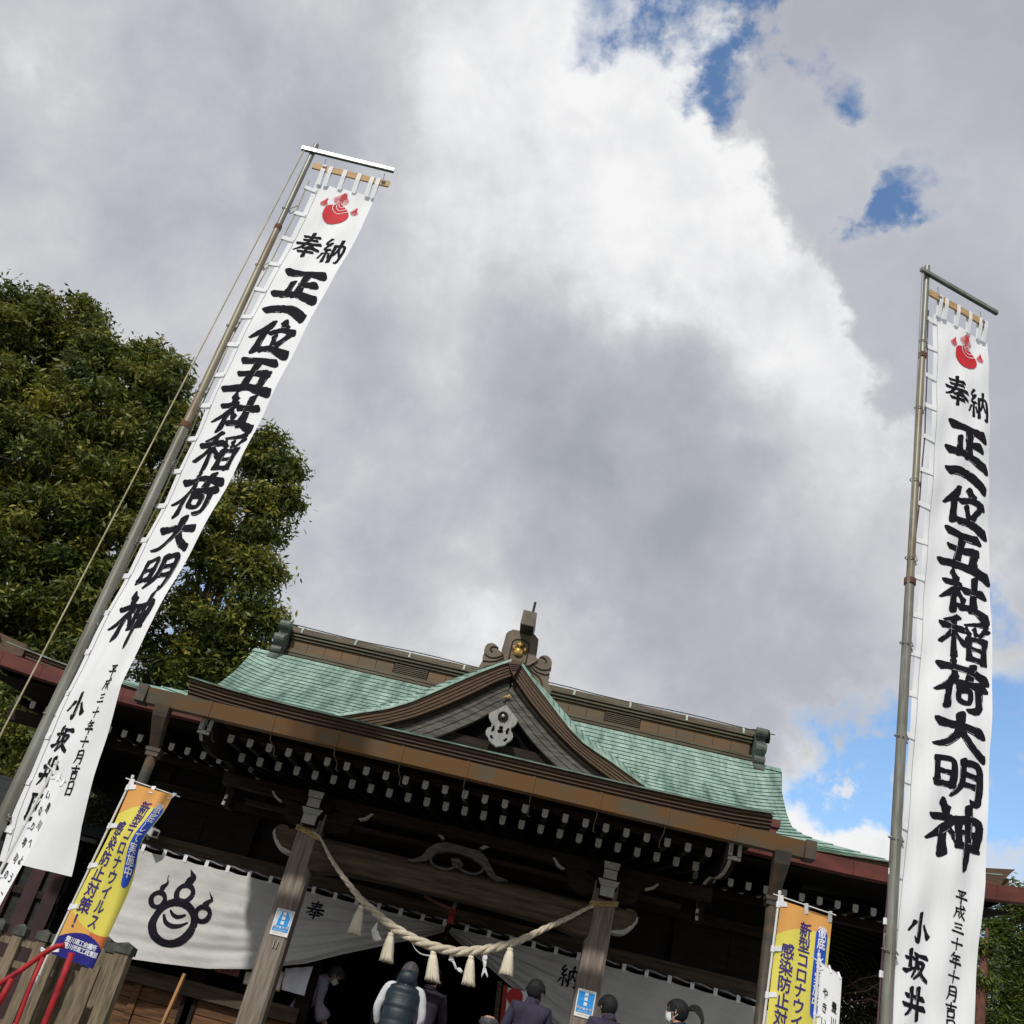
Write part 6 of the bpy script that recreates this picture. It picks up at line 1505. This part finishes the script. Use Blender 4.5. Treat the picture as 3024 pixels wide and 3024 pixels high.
# ================================================================== trees
def leaves(name, clumps, per, size, matname, parent, droop=.8, kind=None, spread=.22, aspect=.34, tint=None):
    """clumps: array (n,4) x,y,z,brightness ; each clump is a tuft of hanging leaves"""
    c = np.asarray(clumps, float); n = len(c)*per
    ctr = np.repeat(c[:, :3], per, 0); br = np.repeat(c[:, 3], per)
    p = ctr+rng.normal(0, 1, (n, 3))*np.array([spread, spread, spread*.8])*.5
    az = rng.uniform(0, 2*np.pi, n); el_ = -rng.uniform(.15, 1.25, n)*droop+rng.normal(0, .25, n)
    d = np.stack([np.cos(az)*np.cos(el_), np.sin(az)*np.cos(el_), np.sin(el_)], 1)
    rnd = rng.normal(0, 1, (n, 3)); sd = np.cross(d, rnd); sd /= np.linalg.norm(sd, axis=1)[:, None]+1e-9; nr_ = np.cross(sd, d)
    L = size*rng.uniform(.65, 1.25, n)[:, None]; w = L*aspect*.5
    v = np.empty((n, 4, 3)); v[:, 0] = p; v[:, 1] = p+d*L*.5+sd*w+nr_*L*.06; v[:, 2] = p+d*L; v[:, 3] = p+d*L*.5-sd*w+nr_*L*.06
    me = bpy.data.meshes.new(name); me.vertices.add(n*4); me.vertices.foreach_set('co', v.reshape(-1))
    me.loops.add(n*4); me.loops.foreach_set('vertex_index', np.arange(n*4, dtype=np.int32)); me.polygons.add(n); me.polygons.foreach_set('loop_start', np.arange(0, n*4, 4, dtype=np.int32)); me.polygons.foreach_set('loop_total', np.full(n, 4, dtype=np.int32))
    me.update(); a = me.attributes.new('tint', 'FLOAT', 'FACE'); a.data.foreach_set('value', np.clip(br+rng.normal(0, .16, n), 0, 1).astype(np.float32))
    me.materials.append(MT[matname]); return link(name, me, parent)
def sgn_noise(p, f, s=0): return np.sin(p[:, 0]*f+s)*np.sin(p[:, 1]*f*1.3+s*2+1)*np.sin(p[:, 2]*f*.9+s*3+2)
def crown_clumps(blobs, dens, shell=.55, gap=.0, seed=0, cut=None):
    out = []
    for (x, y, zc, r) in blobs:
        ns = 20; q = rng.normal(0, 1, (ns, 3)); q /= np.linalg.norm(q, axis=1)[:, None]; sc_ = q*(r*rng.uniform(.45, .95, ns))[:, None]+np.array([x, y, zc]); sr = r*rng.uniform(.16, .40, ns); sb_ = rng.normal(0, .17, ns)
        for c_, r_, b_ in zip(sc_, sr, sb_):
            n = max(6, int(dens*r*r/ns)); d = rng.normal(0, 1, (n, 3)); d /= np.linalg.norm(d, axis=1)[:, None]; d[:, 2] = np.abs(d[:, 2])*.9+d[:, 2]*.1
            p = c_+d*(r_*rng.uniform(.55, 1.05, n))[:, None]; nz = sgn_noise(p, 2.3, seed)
            out.append(np.column_stack([p, .49+b_+.12*nz+.30*(d[:, 2]-.45)+rng.normal(0, .07, n)]))  # upward leaves tinted lighter: lit clump tops painted into the colour
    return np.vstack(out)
def blob_px(lst, Y): 
    o = []
    for (px, py, rpx_, dy) in lst:
        q = P(px, py, Y+dy); o.append((q.x, q.y, q.z, rpx_*((q-CAM_LOC).dot(FW))/F_PX))
    return o
def limbs(parent, base, top, blobs, r0, n=14, matn='bark'):
    m = MB(); base = Vector(base); top = Vector(top); pts = [base.lerp(top, t)+Vector((.15*math.sin(t*5), .1*math.cos(t*4), 0)) for t in np.linspace(0, 1, 9)]
    m.tube(pts, [r0*(1-.7*t) for t in np.linspace(0, 1, 9)], 12); tk = m.build('trunk', MT[matn], parent, smooth=True)
    for k, b in enumerate(blobs[:n]):
        e = Vector(b[:3]); s_ = pts[min(8, 2+int(6*k/max(1, n)))]; mid_ = s_.lerp(e, .55)+Vector((0, 0, .35)); m = MB(); pp = [Vector(c) for c in cr_spline([s_, mid_, e], 5)]
        m.tube(pp, [r0*.38*(1-.85*i/len(pp)) for i in range(len(pp))], 7)
        for j in range(6):
            q = pp[-1-random.randrange(4)]; d = Vector((random.uniform(-1, 1), random.uniform(-1, 1), random.uniform(-.2, 1)))*b[3]*.8; m.tube([q, q+d*.5+Vector((0, 0, .1)), q+d], [r0*.08, r0*.05, r0*.02], 5)
        m.build('branch', MT[matn], parent, smooth=True)
T1 = thing('oak_tree', 'large broad evergreen tree filling the left side behind the banner', 'tree', (-10.2, 8.5, 0))
bl1 = [(-60, 1000, 190, .3), (60, 1010, 150, 0), (110, 900, 60, 0), (250, 960, 100, 0), (170, 1010, 120, .4), (290, 1060, 120, 0), (350, 1080, 60, 0), (390, 1140, 110, .2), (460, 1190, 105, 0), (440, 1060, 60, .3), (510, 1120, 70, .1), (530, 1240, 60, 0), (330, 1290, 160, -.4), (180, 1200, 160, -.5),
       (30, 1230, 170, -.4), (490, 1300, 110, -.2), (120, 1380, 170, -.6), (290, 1450, 160, -.5), (430, 1430, 140, -.3), (0, 1480, 160, -.4), (150, 1560, 160, -.5), (330, 1610, 160, -.5), (470, 1570, 120, -.2), (30, 1680, 160, -.4), (200, 1760, 160, -.4), (380, 1780, 130, -.2), (60, 1880, 160, -.3), (240, 1940, 140, -.2), (-40, 2080, 160, 0), (110, 2090, 150, 0), (-120, 1250, 200, 0), (-140, 1600, 200, 0), (-140, 1900, 200, 0), (300, 2080, 90, 0.2), (20, 2230, 120, .3)]
B1 = blob_px(bl1, 8.2); limbs(T1, (-10.4, 9.0, 0), (-10.2, 9.0, 11.0), B1[8:24], .42, 16)
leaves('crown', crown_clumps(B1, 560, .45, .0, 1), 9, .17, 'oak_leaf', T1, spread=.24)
T2 = thing('oak_tree', 'second broad evergreen tree whose crown rises behind the left end of the roof', 'tree', (-6.6, 9.0, 0))
bl2 = [(735, 1340, 80, 0), (800, 1320, 60, 0), (840, 1390, 55, 0), (770, 1440, 90, 0), (850, 1480, 45, .1), (690, 1500, 100, -.1), (800, 1560, 75, 0), (730, 1640, 90, 0), (650, 1680, 90, 0), (790, 1700, 60, 0), (740, 1790, 80, -.1), (800, 1830, 42, 0), (670, 1850, 85, 0), (600, 1600, 90, 0), (745, 1905, 60, 0), (560, 1790, 80, .1), (590, 1950, 70, .2), (520, 1930, 80, .2), (660, 1980, 60, .2), (450, 1990, 70, .2), (545, 2010, 50, .2), (420, 1880, 70, .2)]
B2 = blob_px(bl2, 8.6); limbs(T2, (-6.9, 9.2, 0), (-6.5, 9.2, 9.5), B2, .26, 20)
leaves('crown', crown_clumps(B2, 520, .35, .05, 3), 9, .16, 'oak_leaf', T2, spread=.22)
# shrubs between the hall and the banner
T3 = thing('evergreen_shrub', 'olive green shrub between the left banner and the hall', 'shrub', (-4.9, 3.5, 0))
B3 = blob_px([(270, 2400, 55, 0), (300, 2500, 60, 0), (240, 2480, 60, 0), (290, 2590, 70, 0), (220, 2580, 70, .2), (330, 2440, 30, 0)], 3.4); limbs(T3, (-4.9, 3.5, 0), (-4.9, 3.5, 3.0), B3, .06, 6, 'twig')
leaves('foliage', crown_clumps(B3, 900, .4, 0, 5), 7, .07, 'shrub_leaf', T3, spread=.12)
# right: conifers and bare shrub
T4 = thing('cedar_tree', 'tall green conifer at the right edge beyond the banner', 'tree', (11.3, 12, 0))
bl4 = [(2965, 2640, 30, 0), (2990, 2700, 45, 0), (3020, 2660, 50, 0), (2950, 2780, 50, 0), (3000, 2800, 60, 0), (2930, 2870, 50, 0), (2985, 2900, 60, 0), (3030, 2850, 60, 0), (2950, 2980, 70, 0), (3020, 3000, 70, 0), (2910, 3040, 60, 0), (3080, 2750, 80, .3), (3100, 2950, 90, .3), (2935, 2735, 22, 0)]
B4 = blob_px(bl4, 12); limbs(T4, (11.2, 12.6, 0), (11.3, 12.6, 7.4), B4, .22, 10)
leaves('crown', crown_clumps(B4, 900, .3, .08, 7), 9, .13, 'cedar_leaf', T4, droop=.35, spread=.26, aspect=.22)
T5 = thing('garden_shrub', 'thin leaved bush with bare twigs behind the right flags', 'shrub', (6.0, 4.0, 0))
B5 = blob_px([(2500, 2960, 60, 0), (2560, 2980, 60, 0), (2610, 2960, 50, .3), (2530, 3040, 80, 0), (2620, 3050, 70, 0), (2550, 2900, 45, 0), (2600, 2900, 45, .3)], 4.0)
limbs(T5, (5.9, 4.1, 0), (5.9, 4.1, 2.6), B5, .05, 5, 'twig'); leaves('foliage', crown_clumps(B5, 700, .3, .15, 9), 6, .09, 'shrub_leaf', T5, spread=.14)
m = MB()
for k in range(60):
    q = P(random.uniform(2480, 2640), random.uniform(2900, 3024), 3.9); pts = [q]
    d = Vector((random.uniform(-1, 1), random.uniform(-.3, .3), random.uniform(-.3, .9))).normalized()*.12
    for j in range(4): q = q+d+Vector((random.uniform(-.04, .04), 0, random.uniform(-.04, .04))); pts.append(q)
    m.tube(pts, [.008, .007, .006, .004, .002], 4)
for pts in ([(2495, 2915), (2540, 2890), (2590, 2880), (2610, 2862)], [(2490, 2935), (2560, 2925), (2600, 2900)], [(2500, 2960), (2570, 2950), (2620, 2975)]):
    m.tube([P(*p, 3.7) for p in pts], .012, 5)
m.build('twigs', MT['twig'], T5, smooth=True)
T6 = thing('background_tree', 'dark tree low on the left behind the storehouse', 'tree', (-8, 7, 0))
B6 = blob_px([(60, 2350, 120, 0), (180, 2300, 90, 0), (-60, 2500, 150, 0), (140, 2420, 90, 0), (330, 2250, 60, 0), (220, 2250, 80, 0), (270, 2330, 80, 0), (120, 2200, 90, 0), (20, 2150, 90, 0)], 6.5); limbs(T6, (-8, 7, 0), (-8, 7, 4), B6, .15, 5)
leaves('crown', crown_clumps(B6, 500, .3, 0, 12), 8, .14, 'oak_leaf', T6, spread=.24)
T7 = thing('background_tree', 'red barked trunk and dark foliage just right of the banner foot', 'tree', (7.8, 6, 0))
m = MB(); m.tube([P(2890, 3024, 7)-Vector((0, 0, 4)), P(2890, 3024, 7), P(2905, 2860, 7), P(2915, 2740, 7)], [.12, .10, .07, .02], 8); m.build('trunk', mat('red_bark', (.12, .05, .035), .9, .3, 9, bump=.5), T7, smooth=True)
B7 = blob_px([(2905, 2900, 25, 0), (2915, 2800, 22, 0)], 7); leaves('crown', crown_clumps(B7, 900, .3, 0, 14), 6, .10, 'cedar_leaf', T7, spread=.16)
# one more row of woodland far behind so that the horizon is closed
WD = MB()
far = []
for k in range(26):
    a = R(-75+k*6); d = 55+random.uniform(-6, 6); far.append((math.sin(a)*d, math.cos(a)*d, 3.2, random.uniform(3.5, 5)))
o = leaves('distant_wood', crown_clumps(far, 26, .5, 0, 20), 8, .8, 'oak_leaf', None, spread=1.2); tag(o, kind='stuff')
